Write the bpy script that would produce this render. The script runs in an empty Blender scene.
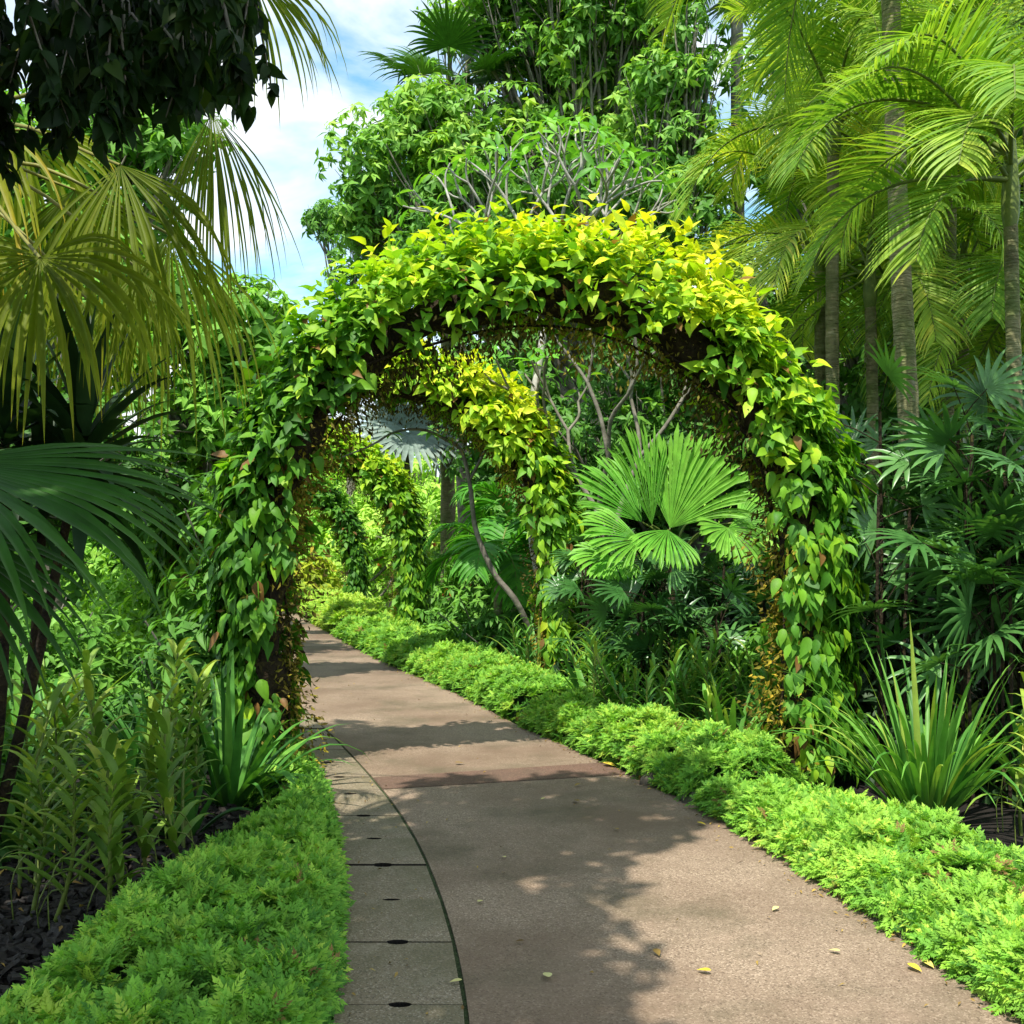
import bpy, math
import numpy as np

R = np.random.default_rng(7)
C = bpy.context.scene.collection
F_PX, HOR, EYE = 1024.0, 560.0, 1.6
G = np.array([0.0, 0.0, -1.0])
UP = np.array([0.0, 0.0, 1.0])


def at(px, py, Y):
    """a point of the place seen at that pixel of the photograph, Y metres ahead"""
    return np.array([(px - 512) / F_PX * Y, Y, EYE - (py - HOR) / F_PX * Y])


def gp(px, py):
    Y = F_PX * EYE / (py - HOR)
    return np.array([(px - 512) / F_PX * Y, Y, 0.0])


def norm(a):
    a = np.asarray(a, float)
    return a / np.maximum(np.linalg.norm(a, axis=-1, keepdims=True), 1e-9)


# ------------------------------------------------------------------ materials
def nodes(name):
    m = bpy.data.materials.new(name)
    m.use_nodes = True
    nt = m.node_tree
    nt.nodes.clear()
    out = nt.nodes.new('ShaderNodeOutputMaterial')
    return m, nt, out


def ramp(nt, stops):
    r = nt.nodes.new('ShaderNodeValToRGB')
    el = r.color_ramp.elements
    while len(el) < len(stops):
        el.new(0.5)
    for e, (p, c) in zip(el, stops):
        e.position = p
        e.color = (*c, 1)
    return r


def leaf_mat(name, stops, rough=0.42, transl=0.3, tcol=(1.25, 1.3, 0.5), spec=0.25, gain=1.35):
    stops = [(p, (min(.8, c[0] * gain), min(.8, c[1] * gain), c[2] * gain * .9)) for p, c in stops]
    rough = min(.75, rough + .1)
    m, nt, out = nodes(name)
    at_ = nt.nodes.new('ShaderNodeAttribute')
    at_.attribute_name = 'rnd'
    r = ramp(nt, stops)
    nt.links.new(at_.outputs['Fac'], r.inputs[0])
    tc = nt.nodes.new('ShaderNodeTexCoord')
    nz = nt.nodes.new('ShaderNodeTexNoise')
    nz.inputs['Scale'].default_value = 9.0
    nz.inputs['Detail'].default_value = 3.0
    nt.links.new(tc.outputs['Object'], nz.inputs['Vector'])
    mr = nt.nodes.new('ShaderNodeMapRange')
    mr.inputs['From Min'].default_value = 0.3
    mr.inputs['From Max'].default_value = 0.7
    mr.inputs['To Min'].default_value = 0.78
    mr.inputs['To Max'].default_value = 1.22
    nt.links.new(nz.outputs['Fac'], mr.inputs['Value'])
    mul = nt.nodes.new('ShaderNodeVectorMath')
    mul.operation = 'SCALE'
    nt.links.new(r.outputs[0], mul.inputs[0])
    nt.links.new(mr.outputs[0], mul.inputs['Scale'])
    p = nt.nodes.new('ShaderNodeBsdfPrincipled')
    p.inputs['Roughness'].default_value = rough
    p.inputs['Specular IOR Level'].default_value = spec
    nt.links.new(mul.outputs[0], p.inputs['Base Color'])
    t = nt.nodes.new('ShaderNodeBsdfTranslucent')
    tm = nt.nodes.new('ShaderNodeVectorMath')
    tm.operation = 'MULTIPLY'
    tm.inputs[1].default_value = tcol
    nt.links.new(mul.outputs[0], tm.inputs[0])
    nt.links.new(tm.outputs[0], t.inputs['Color'])
    mx = nt.nodes.new('ShaderNodeMixShader')
    mx.inputs[0].default_value = transl
    nt.links.new(p.outputs[0], mx.inputs[1])
    nt.links.new(t.outputs[0], mx.inputs[2])
    nt.links.new(mx.outputs[0], out.inputs[0])
    return m


def rough_mat(name, stops, scale=6.0, detail=8.0, rough=0.85, bump=0.3, stretch=(1, 1, 1), bscale=None, second=None, spec=0.3):
    """noise-coloured surface with bump; second = (scale, colour, low, high, strength) is a patch layer"""
    m, nt, out = nodes(name)
    tc = nt.nodes.new('ShaderNodeTexCoord')
    mp = nt.nodes.new('ShaderNodeMapping')
    mp.inputs['Scale'].default_value = stretch
    nt.links.new(tc.outputs['Object'], mp.inputs[0])
    nz = nt.nodes.new('ShaderNodeTexNoise')
    nz.inputs['Scale'].default_value = scale
    nz.inputs['Detail'].default_value = detail
    nz.inputs['Roughness'].default_value = 0.65
    nt.links.new(mp.outputs[0], nz.inputs['Vector'])
    r = ramp(nt, stops)
    nt.links.new(nz.outputs['Fac'], r.inputs[0])
    col = r.outputs[0]
    for layer in (second or []):
        n2 = nt.nodes.new('ShaderNodeTexNoise')
        n2.inputs['Scale'].default_value = layer[0]
        n2.inputs['Detail'].default_value = 5.0
        n2.inputs['Roughness'].default_value = 0.6
        nt.links.new(tc.outputs['Object'], n2.inputs['Vector'])
        mr = nt.nodes.new('ShaderNodeMapRange')
        mr.inputs['From Min'].default_value = layer[2]
        mr.inputs['From Max'].default_value = layer[3]
        mr.inputs['To Max'].default_value = layer[4]
        nt.links.new(n2.outputs['Fac'], mr.inputs['Value'])
        mx = nt.nodes.new('ShaderNodeMix')
        mx.data_type = 'RGBA'
        nt.links.new(mr.outputs[0], mx.inputs['Factor'])
        nt.links.new(col, mx.inputs['A'])
        mx.inputs['B'].default_value = (*layer[1], 1)
        col = mx.outputs['Result']
    p = nt.nodes.new('ShaderNodeBsdfPrincipled')
    p.inputs['Roughness'].default_value = rough
    p.inputs['Specular IOR Level'].default_value = spec
    nt.links.new(col, p.inputs['Base Color'])
    nb = nt.nodes.new('ShaderNodeTexNoise')
    nb.inputs['Scale'].default_value = bscale or scale * 2
    nb.inputs['Detail'].default_value = 6.0
    nt.links.new(mp.outputs[0], nb.inputs['Vector'])
    b = nt.nodes.new('ShaderNodeBump')
    b.inputs['Strength'].default_value = bump
    b.inputs['Distance'].default_value = 0.03
    nt.links.new(nb.outputs['Fac'], b.inputs['Height'])
    nt.links.new(b.outputs[0], p.inputs['Normal'])
    nt.links.new(p.outputs[0], out.inputs[0])
    return m


def paving_mat(name, base, dark, light, scale=110.0, stains=()):
    """exposed aggregate: cells of small stones, each with its own tone"""
    m, nt, out = nodes(name)
    tc = nt.nodes.new('ShaderNodeTexCoord')
    vo = nt.nodes.new('ShaderNodeTexVoronoi')
    vo.inputs['Scale'].default_value = scale
    nt.links.new(tc.outputs['Object'], vo.inputs['Vector'])
    sp = nt.nodes.new('ShaderNodeSeparateColor')
    nt.links.new(vo.outputs['Color'], sp.inputs[0])
    r = ramp(nt, [(0.0, dark), (0.3, base), (0.75, base), (1.0, light)])
    nt.links.new(sp.outputs[0], r.inputs[0])
    col = r.outputs[0]
    for sc, c, lo, hi, st in stains:
        n2 = nt.nodes.new('ShaderNodeTexNoise')
        n2.inputs['Scale'].default_value = sc
        n2.inputs['Detail'].default_value = 6.0
        n2.inputs['Roughness'].default_value = 0.62
        nt.links.new(tc.outputs['Object'], n2.inputs['Vector'])
        mr = nt.nodes.new('ShaderNodeMapRange')
        mr.inputs['From Min'].default_value = lo
        mr.inputs['From Max'].default_value = hi
        mr.inputs['To Max'].default_value = st
        nt.links.new(n2.outputs['Fac'], mr.inputs['Value'])
        mx = nt.nodes.new('ShaderNodeMix')
        mx.data_type = 'RGBA'
        nt.links.new(mr.outputs[0], mx.inputs['Factor'])
        nt.links.new(col, mx.inputs['A'])
        mx.inputs['B'].default_value = (*c, 1)
        col = mx.outputs['Result']
    p = nt.nodes.new('ShaderNodeBsdfPrincipled')
    p.inputs['Roughness'].default_value = 0.8
    p.inputs['Specular IOR Level'].default_value = 0.35
    nt.links.new(col, p.inputs['Base Color'])
    b = nt.nodes.new('ShaderNodeBump')
    b.inputs['Strength'].default_value = 0.5
    b.inputs['Distance'].default_value = 0.002
    nt.links.new(vo.outputs['Distance'], b.inputs['Height'])
    nt.links.new(b.outputs[0], p.inputs['Normal'])
    nt.links.new(p.outputs[0], out.inputs[0])
    return m


M = {}
M['vine'] = leaf_mat('vine_leaf', [(0, (.17, .09, .03)), (.02, (.17, .10, .03)), (.045, (.022, .075, .010)), (.3, (.055, .17, .016)), (.5, (.13, .29, .02)), (.72, (.30, .45, .022)), (1, (.55, .55, .035))], transl=.36)
M['fringe'] = leaf_mat('moss_bits', [(0, (.03, .024, .007)), (.4, (.10, .085, .014)), (.7, (.22, .19, .022)), (1, (.42, .29, .03))], rough=.7, transl=.2, tcol=(1.2, 1.1, .6), spec=.2, gain=1.2)
M['cover'] = leaf_mat('ground_cover_leaf', [(0, (.19, .12, .045)), (.02, (.19, .13, .045)), (.05, (.038, .125, .016)), (.4, (.11, .265, .03)), (.75, (.215, .385, .046)), (1, (.34, .44, .06))], rough=.5, transl=.3)
M['strap'] = leaf_mat('strap_leaf', [(0, (.02, .075, .014)), (.5, (.055, .17, .028)), (.85, (.13, .28, .045)), (1, (.25, .33, .06))], rough=.36, transl=.25)
M['orchid'] = leaf_mat('orchid_leaf', [(0, (.035, .085, .016)), (.5, (.11, .20, .028)), (.85, (.24, .30, .045)), (1, (.38, .33, .07))], rough=.4, transl=.25)
M['fan'] = leaf_mat('yellow_fan_leaf', [(0, (.06, .095, .01)), (.5, (.15, .205, .013)), (.85, (.27, .30, .02)), (1, (.42, .31, .03))], rough=.42, transl=.55, gain=1.2)
M['licuala'] = leaf_mat('pleated_fan_leaf', [(0, (.035, .15, .02)), (.5, (.085, .29, .03)), (1, (.18, .40, .05))], rough=.35, transl=.35, gain=1.15)
M['darkfan'] = leaf_mat('dark_fan_leaf', [(0, (.013, .05, .007)), (.5, (.028, .10, .012)), (1, (.07, .18, .02))], rough=.3, transl=.22, spec=.18, gain=.85)
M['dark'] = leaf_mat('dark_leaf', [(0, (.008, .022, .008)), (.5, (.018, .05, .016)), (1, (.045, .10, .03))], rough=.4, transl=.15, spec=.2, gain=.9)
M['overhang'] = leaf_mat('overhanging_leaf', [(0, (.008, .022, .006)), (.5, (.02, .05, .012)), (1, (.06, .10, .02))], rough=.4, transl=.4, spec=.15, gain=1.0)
M['feather'] = leaf_mat('feather_palm_leaf', [(0, (.05, .14, .014)), (.45, (.12, .235, .028)), (.8, (.25, .345, .045)), (1, (.42, .41, .07))], rough=.36, transl=.42, gain=1.5, tcol=(1.25, 1.22, .5))
M['rhapis'] = leaf_mat('lady_palm_leaf', [(0, (.012, .05, .012)), (.5, (.032, .10, .024)), (1, (.08, .19, .05))], rough=.25, transl=.18, spec=.45)
M['tree'] = leaf_mat('tree_leaf', [(0, (.028, .085, .014)), (.45, (.064, .165, .022)), (.8, (.12, .25, .034)), (1, (.21, .33, .045))], rough=.42, transl=.3, gain=1.6)
M['treelight'] = leaf_mat('light_tree_leaf', [(0, (.07, .17, .025)), (.5, (.17, .33, .045)), (1, (.32, .46, .09))], rough=.45, transl=.4, gain=1.6)
M['frangi'] = leaf_mat('frangipani_leaf', [(0, (.05, .17, .02)), (.5, (.11, .30, .03)), (1, (.24, .42, .05))], rough=.38, transl=.35)
M['silver'] = leaf_mat('silver_fan_leaf', [(0, (.10, .15, .13)), (.5, (.2, .27, .25)), (1, (.34, .41, .39))], rough=.45, transl=.15, tcol=(1, 1, .9), gain=1.0)
M['yellow'] = leaf_mat('yellow_shrub_leaf', [(0, (.16, .24, .02)), (.5, (.40, .42, .03)), (1, (.65, .55, .06))], rough=.5, transl=.35)
M['red'] = leaf_mat('red_flower', [(0, (.45, .05, .02)), (1, (.75, .20, .05))], rough=.5, transl=.3, tcol=(1, 1, 1), gain=1)
M['fallen'] = leaf_mat('fallen_leaf_skin', [(0, (.10, .055, .02)), (.4, (.33, .22, .06)), (.7, (.62, .46, .05)), (1, (.62, .58, .28))], rough=.6, transl=.1, tcol=(1, 1, .8), gain=1)
M['stalk'] = rough_mat('green_stalk', [(.3, (.07, .11, .02)), (.7, (.17, .21, .04))], 12, rough=.5, bump=.1)
M['ystalk'] = rough_mat('yellow_stalk', [(.3, (.12, .13, .02)), (.7, (.24, .22, .035))], 12, rough=.5, bump=.1)
M['bark'] = rough_mat('grey_bark', [(.25, (.07, .06, .045)), (.6, (.22, .20, .16)), (.8, (.34, .32, .27))], 5, rough=.9, bump=.6, second=[(3.5, (.06, .09, .03), .5, .7, .6)])
M['palmbark'] = rough_mat('palm_bark', [(.25, (.11, .09, .05)), (.55, (.27, .235, .13)), (.85, (.44, .40, .26))], 5, rough=.9, bump=1.0, stretch=(1, 1, 5), second=[(2.2, (.09, .13, .03), .40, .62, .8), (7, (.34, .34, .26), .62, .72, .6), (4, (.05, .04, .025), .55, .75, .6)])
M['paletrunk'] = rough_mat('pale_bark', [(.25, (.22, .21, .18)), (.75, (.48, .46, .42))], 7, rough=.8, bump=.35, second=[(5, (.14, .17, .08), .5, .68, .5)])
M['moss'] = rough_mat('mossy_core', [(.3, (.010, .007, .005)), (.55, (.035, .024, .012)), (.75, (.10, .085, .018))], 14, rough=1, bump=1.0)
M['soil'] = rough_mat('dark_soil', [(.3, (.006, .005, .004)), (.6, (.016, .012, .009)), (.85, (.035, .026, .018))], 7, rough=.95, bump=.8, bscale=30)
M['mulch'] = rough_mat('charcoal_mulch', [(.3, (.010, .009, .008)), (.7, (.042, .034, .027))], 20, rough=.7, bump=.5)
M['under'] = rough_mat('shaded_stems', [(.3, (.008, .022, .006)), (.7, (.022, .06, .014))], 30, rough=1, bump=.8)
M['path'] = paving_mat('exposed_aggregate_path', (.235, .172, .118), (.11, .077, .052), (.39, .30, .215), 150,
                       [(.45, (.125, .080, .050), .42, .60, .75), (2.0, (.29, .205, .145), .52, .8, .4), (1.2, (.08, .066, .036), .50, .68, .7), (6.0, (.10, .07, .045), .60, .76, .5)])
M['band'] = paving_mat('red_aggregate_band', (.125, .070, .048), (.07, .04, .028), (.22, .14, .10), 150, [(1.4, (.095, .065, .044), .42, .66, .7)])
M['slab'] = paving_mat('drain_slab_concrete', (.205, .160, .105), (.10, .08, .055), (.34, .285, .21), 150,
                       [(1.6, (.095, .09, .042), .40, .62, .75), (5.0, (.28, .25, .18), .58, .75, .4), (.8, (.12, .08, .045), .45, .7, .5)])
M['joint'] = rough_mat('mossy_joint', [(.3, (.015, .022, .008)), (.7, (.06, .085, .03))], 30, rough=1, bump=.6)
M['rock'] = rough_mat('edging_stone', [(.3, (.035, .03, .022)), (.65, (.11, .095, .07)), (.85, (.2, .18, .14))], 9, rough=.9, bump=.8, second=[(4, (.04, .07, .02), .5, .65, .7)])

# ------------------------------------------------------------------ geometry
ORG = {}


class Geo:
    def __init__(s):
        s.V, s.F, s.A, s.n = [], [], [], 0

    def add(s, V, F, a=0.5):
        V = np.asarray(V, float).reshape(-1, 3)
        s.V.append(V)
        s.F.append(np.asarray(F, int) + s.n)
        s.A.append(np.broadcast_to(np.asarray(a, float), (len(V),)) if np.ndim(a) < 1 or len(a) == len(V) else np.repeat(a, len(V) // len(a)))
        s.n += len(V)

    def mesh(s, name, org):
        V = np.concatenate(s.V) - org
        A = np.concatenate(s.A)
        loops = np.concatenate([f.ravel() for f in s.F])
        cnt = np.concatenate([np.full(len(f), f.shape[1]) for f in s.F])
        st = np.concatenate([[0], np.cumsum(cnt)[:-1]])
        me = bpy.data.meshes.new(name)
        me.vertices.add(len(V))
        me.vertices.foreach_set('co', V.astype(np.float32).ravel())
        me.loops.add(len(loops))
        me.loops.foreach_set('vertex_index', loops.astype(np.int32))
        me.polygons.add(len(cnt))
        me.polygons.foreach_set('loop_start', st.astype(np.int32))
        me.polygons.foreach_set('use_smooth', np.ones(len(cnt), bool))
        at_ = me.attributes.new('rnd', 'FLOAT', 'POINT')
        at_.data.foreach_set('value', np.clip(A, 0, 1).astype(np.float32))
        me.update(calc_edges=True)
        return me

    def build(s, name, mat, parent=None, origin=None):
        if parent is not None:
            org = ORG[parent.name]
        else:
            org = np.zeros(3) if origin is None else np.asarray(origin, float)
        me = s.mesh(name, org)
        me.materials.append(mat)
        o = bpy.data.objects.new(name, me)
        C.objects.link(o)
        if parent is not None:
            o.parent = parent
        else:
            o.location = org
        ORG[o.name] = org
        return o


def tag(o, label=None, cat=None, group=None, kind=None):
    if label: o['label'] = label
    if cat: o['category'] = cat
    if group: o['group'] = group
    if kind: o['kind'] = kind
    return o


def thing(name, label, cat, loc, group=None):
    o = bpy.data.objects.new(name, None)
    o.empty_display_size = 0.2
    C.objects.link(o)
    o.location = loc
    ORG[o.name] = np.asarray(loc, float)
    return tag(o, label, cat, group)


def tube(g, pts, rad, k=7, a=0.5, wob=0.0):
    pts = np.asarray(pts, float)
    n = len(pts)
    rad = np.broadcast_to(np.asarray(rad, float), (n,))
    T = norm(np.gradient(pts, axis=0))
    ref = np.array([0.31, 0.17, 0.05]) if abs(T[0][2]) > .7 else np.array([0.05, 0.1, 1.0])
    S = norm(np.cross(T, ref))
    B = norm(np.cross(T, S))
    th = np.linspace(0, 2 * np.pi, k, endpoint=False)
    rr = rad[:, None] * (1 + wob * R.normal(size=(n, k)))
    V = pts[:, None, :] + rr[..., None] * (np.cos(th)[None, :, None] * S[:, None, :] + np.sin(th)[None, :, None] * B[:, None, :])
    i = np.arange(n - 1)[:, None] * k
    j = np.arange(k)[None, :]
    f = np.stack([i + j, i + (j + 1) % k, i + k + (j + 1) % k, i + k + j], -1).reshape(-1, 4)
    V = V.reshape(-1, 3)
    g.add(V, f, a)
    g.add(V[-k:], [list(range(k))], a)


def smooth_pts(ctrl, n=20):
    c = np.asarray(ctrl, float)
    t = np.linspace(0, len(c) - 1, n)
    P = np.vstack([2 * c[0] - c[1], c, 2 * c[-1] - c[-2]])
    i = np.minimum(t.astype(int), len(c) - 2)
    u = (t - i)[:, None]
    p0, p1, p2, p3 = P[i], P[i + 1], P[i + 2], P[i + 3]
    return .5 * (2 * p1 + (p2 - p0) * u + (2 * p0 - 5 * p1 + 4 * p2 - p3) * u ** 2 + (3 * p1 - p0 - 3 * p2 + p3) * u ** 3)


def p_strap(t): return min(1.0, .55 + t * 1.8) * (1 - t ** 3.2) + .012
def p_leaflet(t): return min(1.0, .35 + 3.5 * t) * (1 - t) ** .75 + .012
def p_broad(t): return max(.03, math.sin(math.pi * min(1, .04 + t * .96) ** .8) ** .9)


def strips(g, P, D, N, L, W, droop, ns=6, prof=p_strap, fold=.3, rnd=.5, dpow=1.0, tipv=.12):
    P = np.atleast_2d(np.asarray(P, float)); n = len(P)
    bc = lambda a: np.broadcast_to(np.asarray(a, float), (n,))
    D = norm(np.broadcast_to(D, (n, 3)) + 1e-5)
    N = np.broadcast_to(N, (n, 3)).astype(float)
    L, W, droop, rnd = bc(L), bc(W), bc(droop), bc(rnd)
    Cc = P.copy(); rows = []
    for i in range(ns + 1):
        t = i / ns
        S = norm(np.cross(D, N)); N = norm(np.cross(S, D))
        w = (W * prof(t))[:, None]
        rows += [Cc - S * w + N * (fold * w), Cc, Cc + S * w + N * (fold * w)]
        Cc = Cc + D * (L / ns)[:, None]
        D = norm(D + G * (droop * (dpow + 1) * ((i + .5) / ns) ** dpow / ns)[:, None])
    V = np.stack(rows, 1)
    m = V.shape[1]
    f = []
    for i in range(ns):
        a = i * 3
        f += [[a, a + 1, a + 4, a + 3], [a + 1, a + 2, a + 5, a + 4]]
    f = np.asarray(f)[None] + (np.arange(n) * m)[:, None, None]
    tip = np.tile(np.repeat(np.linspace(0, 1, ns + 1) ** 3 * tipv, 3), n)
    g.add(V.reshape(-1, 3), f.reshape(-1, 4), np.repeat(rnd, m) + tip)
    return Cc


def leaf_template(prof_pts, fold=.25, droop=.35, curl=.0):
    V, F_ = [], []
    for k, (t, w) in enumerate(prof_pts):
        y = t * (1 - .12 * droop * t)
        z = -droop * t * t
        V += [[-w, y, z + fold * w], [0, y, z], [w, y, z + fold * w]]
        if k:
            a = 3 * (k - 1)
            F_ += [[a, a + 1, a + 4, a + 3], [a + 1, a + 2, a + 5, a + 4]]
    return np.array(V), np.array(F_)


OVATE = leaf_template([(0, .03), (.07, .13), (.24, .245), (.46, .25), (.70, .165), (.9, .055), (1.02, .004)], .32, .38)
LANCE = leaf_template([(0, .02), (.25, .13), (.55, .15), (.8, .09), (1, .004)], .3, .35)
OVATES = [OVATE, leaf_template([(0, .03), (.07, .11), (.24, .21), (.46, .23), (.70, .15), (.9, .05), (1.02, .004)], .15, .15),
          leaf_template([(0, .03), (.09, .14), (.26, .27), (.48, .26), (.72, .16), (.9, .05), (1.0, .004)], .45, .6)]
SMALL = leaf_template([(0, .02), (.42, .20), (1, .004)], .3, .3)


def frames(D, U):
    D = norm(D); S = norm(np.cross(D, U + 1e-5)); N = np.cross(S, D)
    return np.stack([S, D, N], 1)      # rows: side, along, normal


def scatter(g, tpl, pos, D, U, scale, rnd):
    tV, tF = tpl
    n = len(pos)
    if not n: return
    Mx = frames(np.asarray(D, float), np.broadcast_to(U, (n, 3)))
    V = pos[:, None, :] + np.broadcast_to(scale, (n,))[:, None, None] * np.einsum('vk,nkd->nvd', tV, Mx)
    f = tF[None] + (np.arange(n) * len(tV))[:, None, None]
    g.add(V.reshape(-1, 3), f.reshape(-1, tF.shape[1]), np.repeat(np.broadcast_to(rnd, (n,)), len(tV)))


def compose(parts):
    g = Geo()
    for tpl, pos, d, u, s in parts:
        scatter(g, tpl, np.array([pos]), np.array([d]), np.array([u]), s, .5)
    return np.concatenate(g.V), np.concatenate(g.F)


def make_tuft(k, down, tpl, seed):
    r = np.random.default_rng(seed)
    ps = []
    for i in range(k):
        a = i * 2.4 + r.normal() * .3
        e = -down + r.normal() * .28
        d = [math.cos(a), math.sin(a), e + (.5 if i > k - 3 else 0)]
        ps.append((tpl, r.normal(size=3) * .10, d, [0, 0, 1], .8 + .4 * r.random()))
    return compose(ps)


TUFTS = [make_tuft(8, .35, SMALL, i) for i in range(4)]
TUFT_L = [make_tuft(7, .2, LANCE, 10 + i) for i in range(3)]


def make_sprig(seed):
    """a flat lacy frond spray: 5 small feathered fronds round a point"""
    r = np.random.default_rng(seed); g = Geo()
    for i in range(6):
        a = i * 1.05 + r.normal() * .25
        e = .25 + r.random() * .7
        d = norm(np.array([math.cos(a), math.sin(a), e]))
        L = .8 + .4 * r.random()
        side = norm(np.cross(d, UP)); nrm = np.cross(side, d)
        for k in range(1, 6):
            t = k / 6
            p = d * L * t - UP * .25 * t * t
            for s in (-1, 1):
                dd = norm(d * .9 + side * s * .8 + r.normal(size=3) * .12)
                V, Fq = SMALL
                scatter(g, (V, Fq), np.array([p]), dd[None], nrm[None], .42 * (1.05 - t * .65), .5)
        scatter(g, SMALL, (d * L * .8 - UP * .2)[None], d[None], nrm[None], .4, .5)
    V, Fq = np.concatenate(g.V), np.concatenate(g.F)
    return V, Fq


SPRIGS = [make_sprig(s) for s in range(4)]


def rdir(n, r=R):
    return norm(r.normal(size=(n, 3)))


def scatter_mix(g, tpls, pos, D, U, scale, rnd):
    n = len(pos)
    pick = R.integers(0, len(tpls), n)
    scale = np.broadcast_to(scale, (n,)); rnd = np.broadcast_to(rnd, (n,)); U = np.broadcast_to(U, (n, 3))
    for k, t in enumerate(tpls):
        q = pick == k
        scatter(g, t, pos[q], D[q], U[q], scale[q], rnd[q])


# tuft templates have their axis along local z: orient them with D horizontal, U = axis
def tufts_at(g, tpls, pos, axis, scale, rnd):
    n = len(pos)
    h = rdir(n)
    D = norm(h - axis * np.sum(h * axis, 1, keepdims=True))
    scatter_mix(g, tpls, pos, D, axis, scale, rnd)


# ------------------------------------------------------------------ setting: ground, path, drain
RE = [(-9, 2.7), (0, 2.10), (3.59, 1.78), (4.51, 1.63), (5.18, 1.52), (5.89, 1.40), (7.06, 1.10), (7.88, .78), (8.76, .50), (10.0, .0), (10.9, -.22), (13.1, -.95), (15.6, -1.86), (19.3, -3.05), (23.4, -4.3), (28.7, -5.85), (31.5, -6.6), (36, -9), (41, -13)]
GR = [(-9, .5), (0, .06), (3.53, -.135), (3.85, -.158), (4.37, -.243), (5.46, -.437), (6.18, -.616), (7.12, -.883), (8.85, -1.46), (10.8, -2.15), (13.1, -3.0), (15.6, -3.9), (19.3, -5.2), (23.4, -6.5), (28.7, -8.1), (31.5, -9.0), (36, -11.6), (41, -16)]
YS = np.linspace(-9, 41, 401)


def sm(tab):
    x = np.interp(YS, [a for a, _ in tab], [b for _, b in tab])
    k = np.ones(13) / 13
    xp = np.concatenate([x[0] + (np.arange(-6, 0)) * (x[1] - x[0]), x, x[-1] + np.arange(1, 7) * (x[-1] - x[-2])])
    return np.convolve(xp, k, 'valid')


REX, GRX = sm(RE), sm(GR)
def xr(y): return np.interp(y, YS, REX)
def xg(y): return np.interp(y, YS, GRX)


def strip_sheet(name, mat, xa, xb, ys, z, thick=0.0):
    g = Geo()
    n = len(ys); nx = 2
    V = np.concatenate([np.stack([xa, ys, np.full(n, z)], 1), np.stack([xb, ys, np.full(n, z)], 1)])
    i = np.arange(n - 1)
    g.add(V, np.stack([i, n + i, n + i + 1, i + 1], 1))
    if thick:
        for xs, fl in ((xa, 1), (xb, 0)):
            W = np.concatenate([np.stack([xs, ys, np.full(n, z)], 1), np.stack([xs, ys, np.full(n, z - thick)], 1)])
            g.add(W, np.stack([i, i + 1, n + i + 1, n + i], 1))
    o = g.build(name, mat)
    for p in o.data.polygons: p.use_smooth = False
    return tag(o, kind='structure')


g = Geo()
g.add([[-400, -300, -.09], [400, -300, -.09], [400, 700, -.09], [-400, 700, -.09]], [[0, 1, 2, 3]])
tag(g.build('ground', M['soil']), kind='structure')
strip_sheet('path', M['path'], GRX, REX, YS, 0.0, .085)
# red band across the path
g = Geo()
t = np.linspace(0, 1, 12)
yn, yf = 7.14 + t * .50, 7.52 + t * .56
g.add(np.concatenate([np.stack([xg(yn) + t * (xr(yn) - xg(yn)), yn, np.full(12, .004)], 1), np.stack([xg(yf) + t * (xr(yf) - xg(yf)), yf, np.full(12, .004)], 1)]),
      [[i, i + 1, 13 + i, 12 + i] for i in range(11)])
tag(g.build('path_band', M['band']), kind='structure')
# mossy joint along the path edge
strip_sheet('path_joint', M['joint'], GRX - .03, GRX, YS, -.010)

# drain covers: slabs with a lifting notch at each end
jy = [2.35, 2.92] + [F_PX * EYE / (p - HOR) for p in (1005, 942, 899, 864, 838, 815, 793)]
while jy[-1] < 15.5: jy.append(jy[-1] + .54)
for k in range(len(jy) - 1):
    y0, y1 = jy[k] + .003 + .004 * R.random(), jy[k + 1] - .003 - .004 * R.random()
    ang = .10
    xa0, xb0, xa1, xb1 = xg(y0) - .47, xg(y0) - .016, xg(y1) - .47, xg(y1) - .016
    sl = (xg(y1) - xg(y0)) / (y1 - y0)
    pts = []
    hw = .040 + .012 * R.random()
    def edge(xa, xb, y, sgn):
        e = []
        for u in np.linspace(0, 1, 6):
            e.append((xa + (xb - xa) * u * .37, y))
        c = xa + (xb - xa) * .5
        for u in np.linspace(0, np.pi, 9):
            e.append((c - hw * math.cos(u), y + sgn * .020 * math.sin(u)))
        for u in np.linspace(0, 1, 6):
            e.append((xa + (xb - xa) * (.63 + .37 * u), y))
        return e
    near = edge(xa0, xb0, y0, 1)
    far = edge(xa1, xb1, y1, -1)
    n = len(near)
    dz = R.normal() * .004
    g = Geo()
    top = [(x, y, dz - .002) for x, y in near] + [(x, y, dz - .002) for x, y in far]
    g.add(top, [[i, i + 1, n + i + 1, n + i] for i in range(n - 1)])
    ring = near + far[::-1]
    m = len(ring)
    g.add([(x, y, dz - .002) for x, y in ring] + [(x, y, dz - .062) for x, y in ring], [[i, m + i, m + (i + 1) % m, (i + 1) % m] for i in range(m)])
    o = g.build('drain_cover', M['slab'], origin=((xa0 + xb0) / 2, y0, -.062))
    o.data.materials.append(M['soil'])  # dark sides: the shade inside the notches put into colour, over real staining
    for p in o.data.polygons:
        p.use_smooth = False
        p.material_index = 1 if len(p.vertices) == 4 and abs(p.normal.z) < .5 else 0
    o.data.update()
    tag(o, 'stained grey concrete drain cover with lifting notches in the row beside the path', 'drain cover', 'drain covers along the left path edge')

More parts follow.
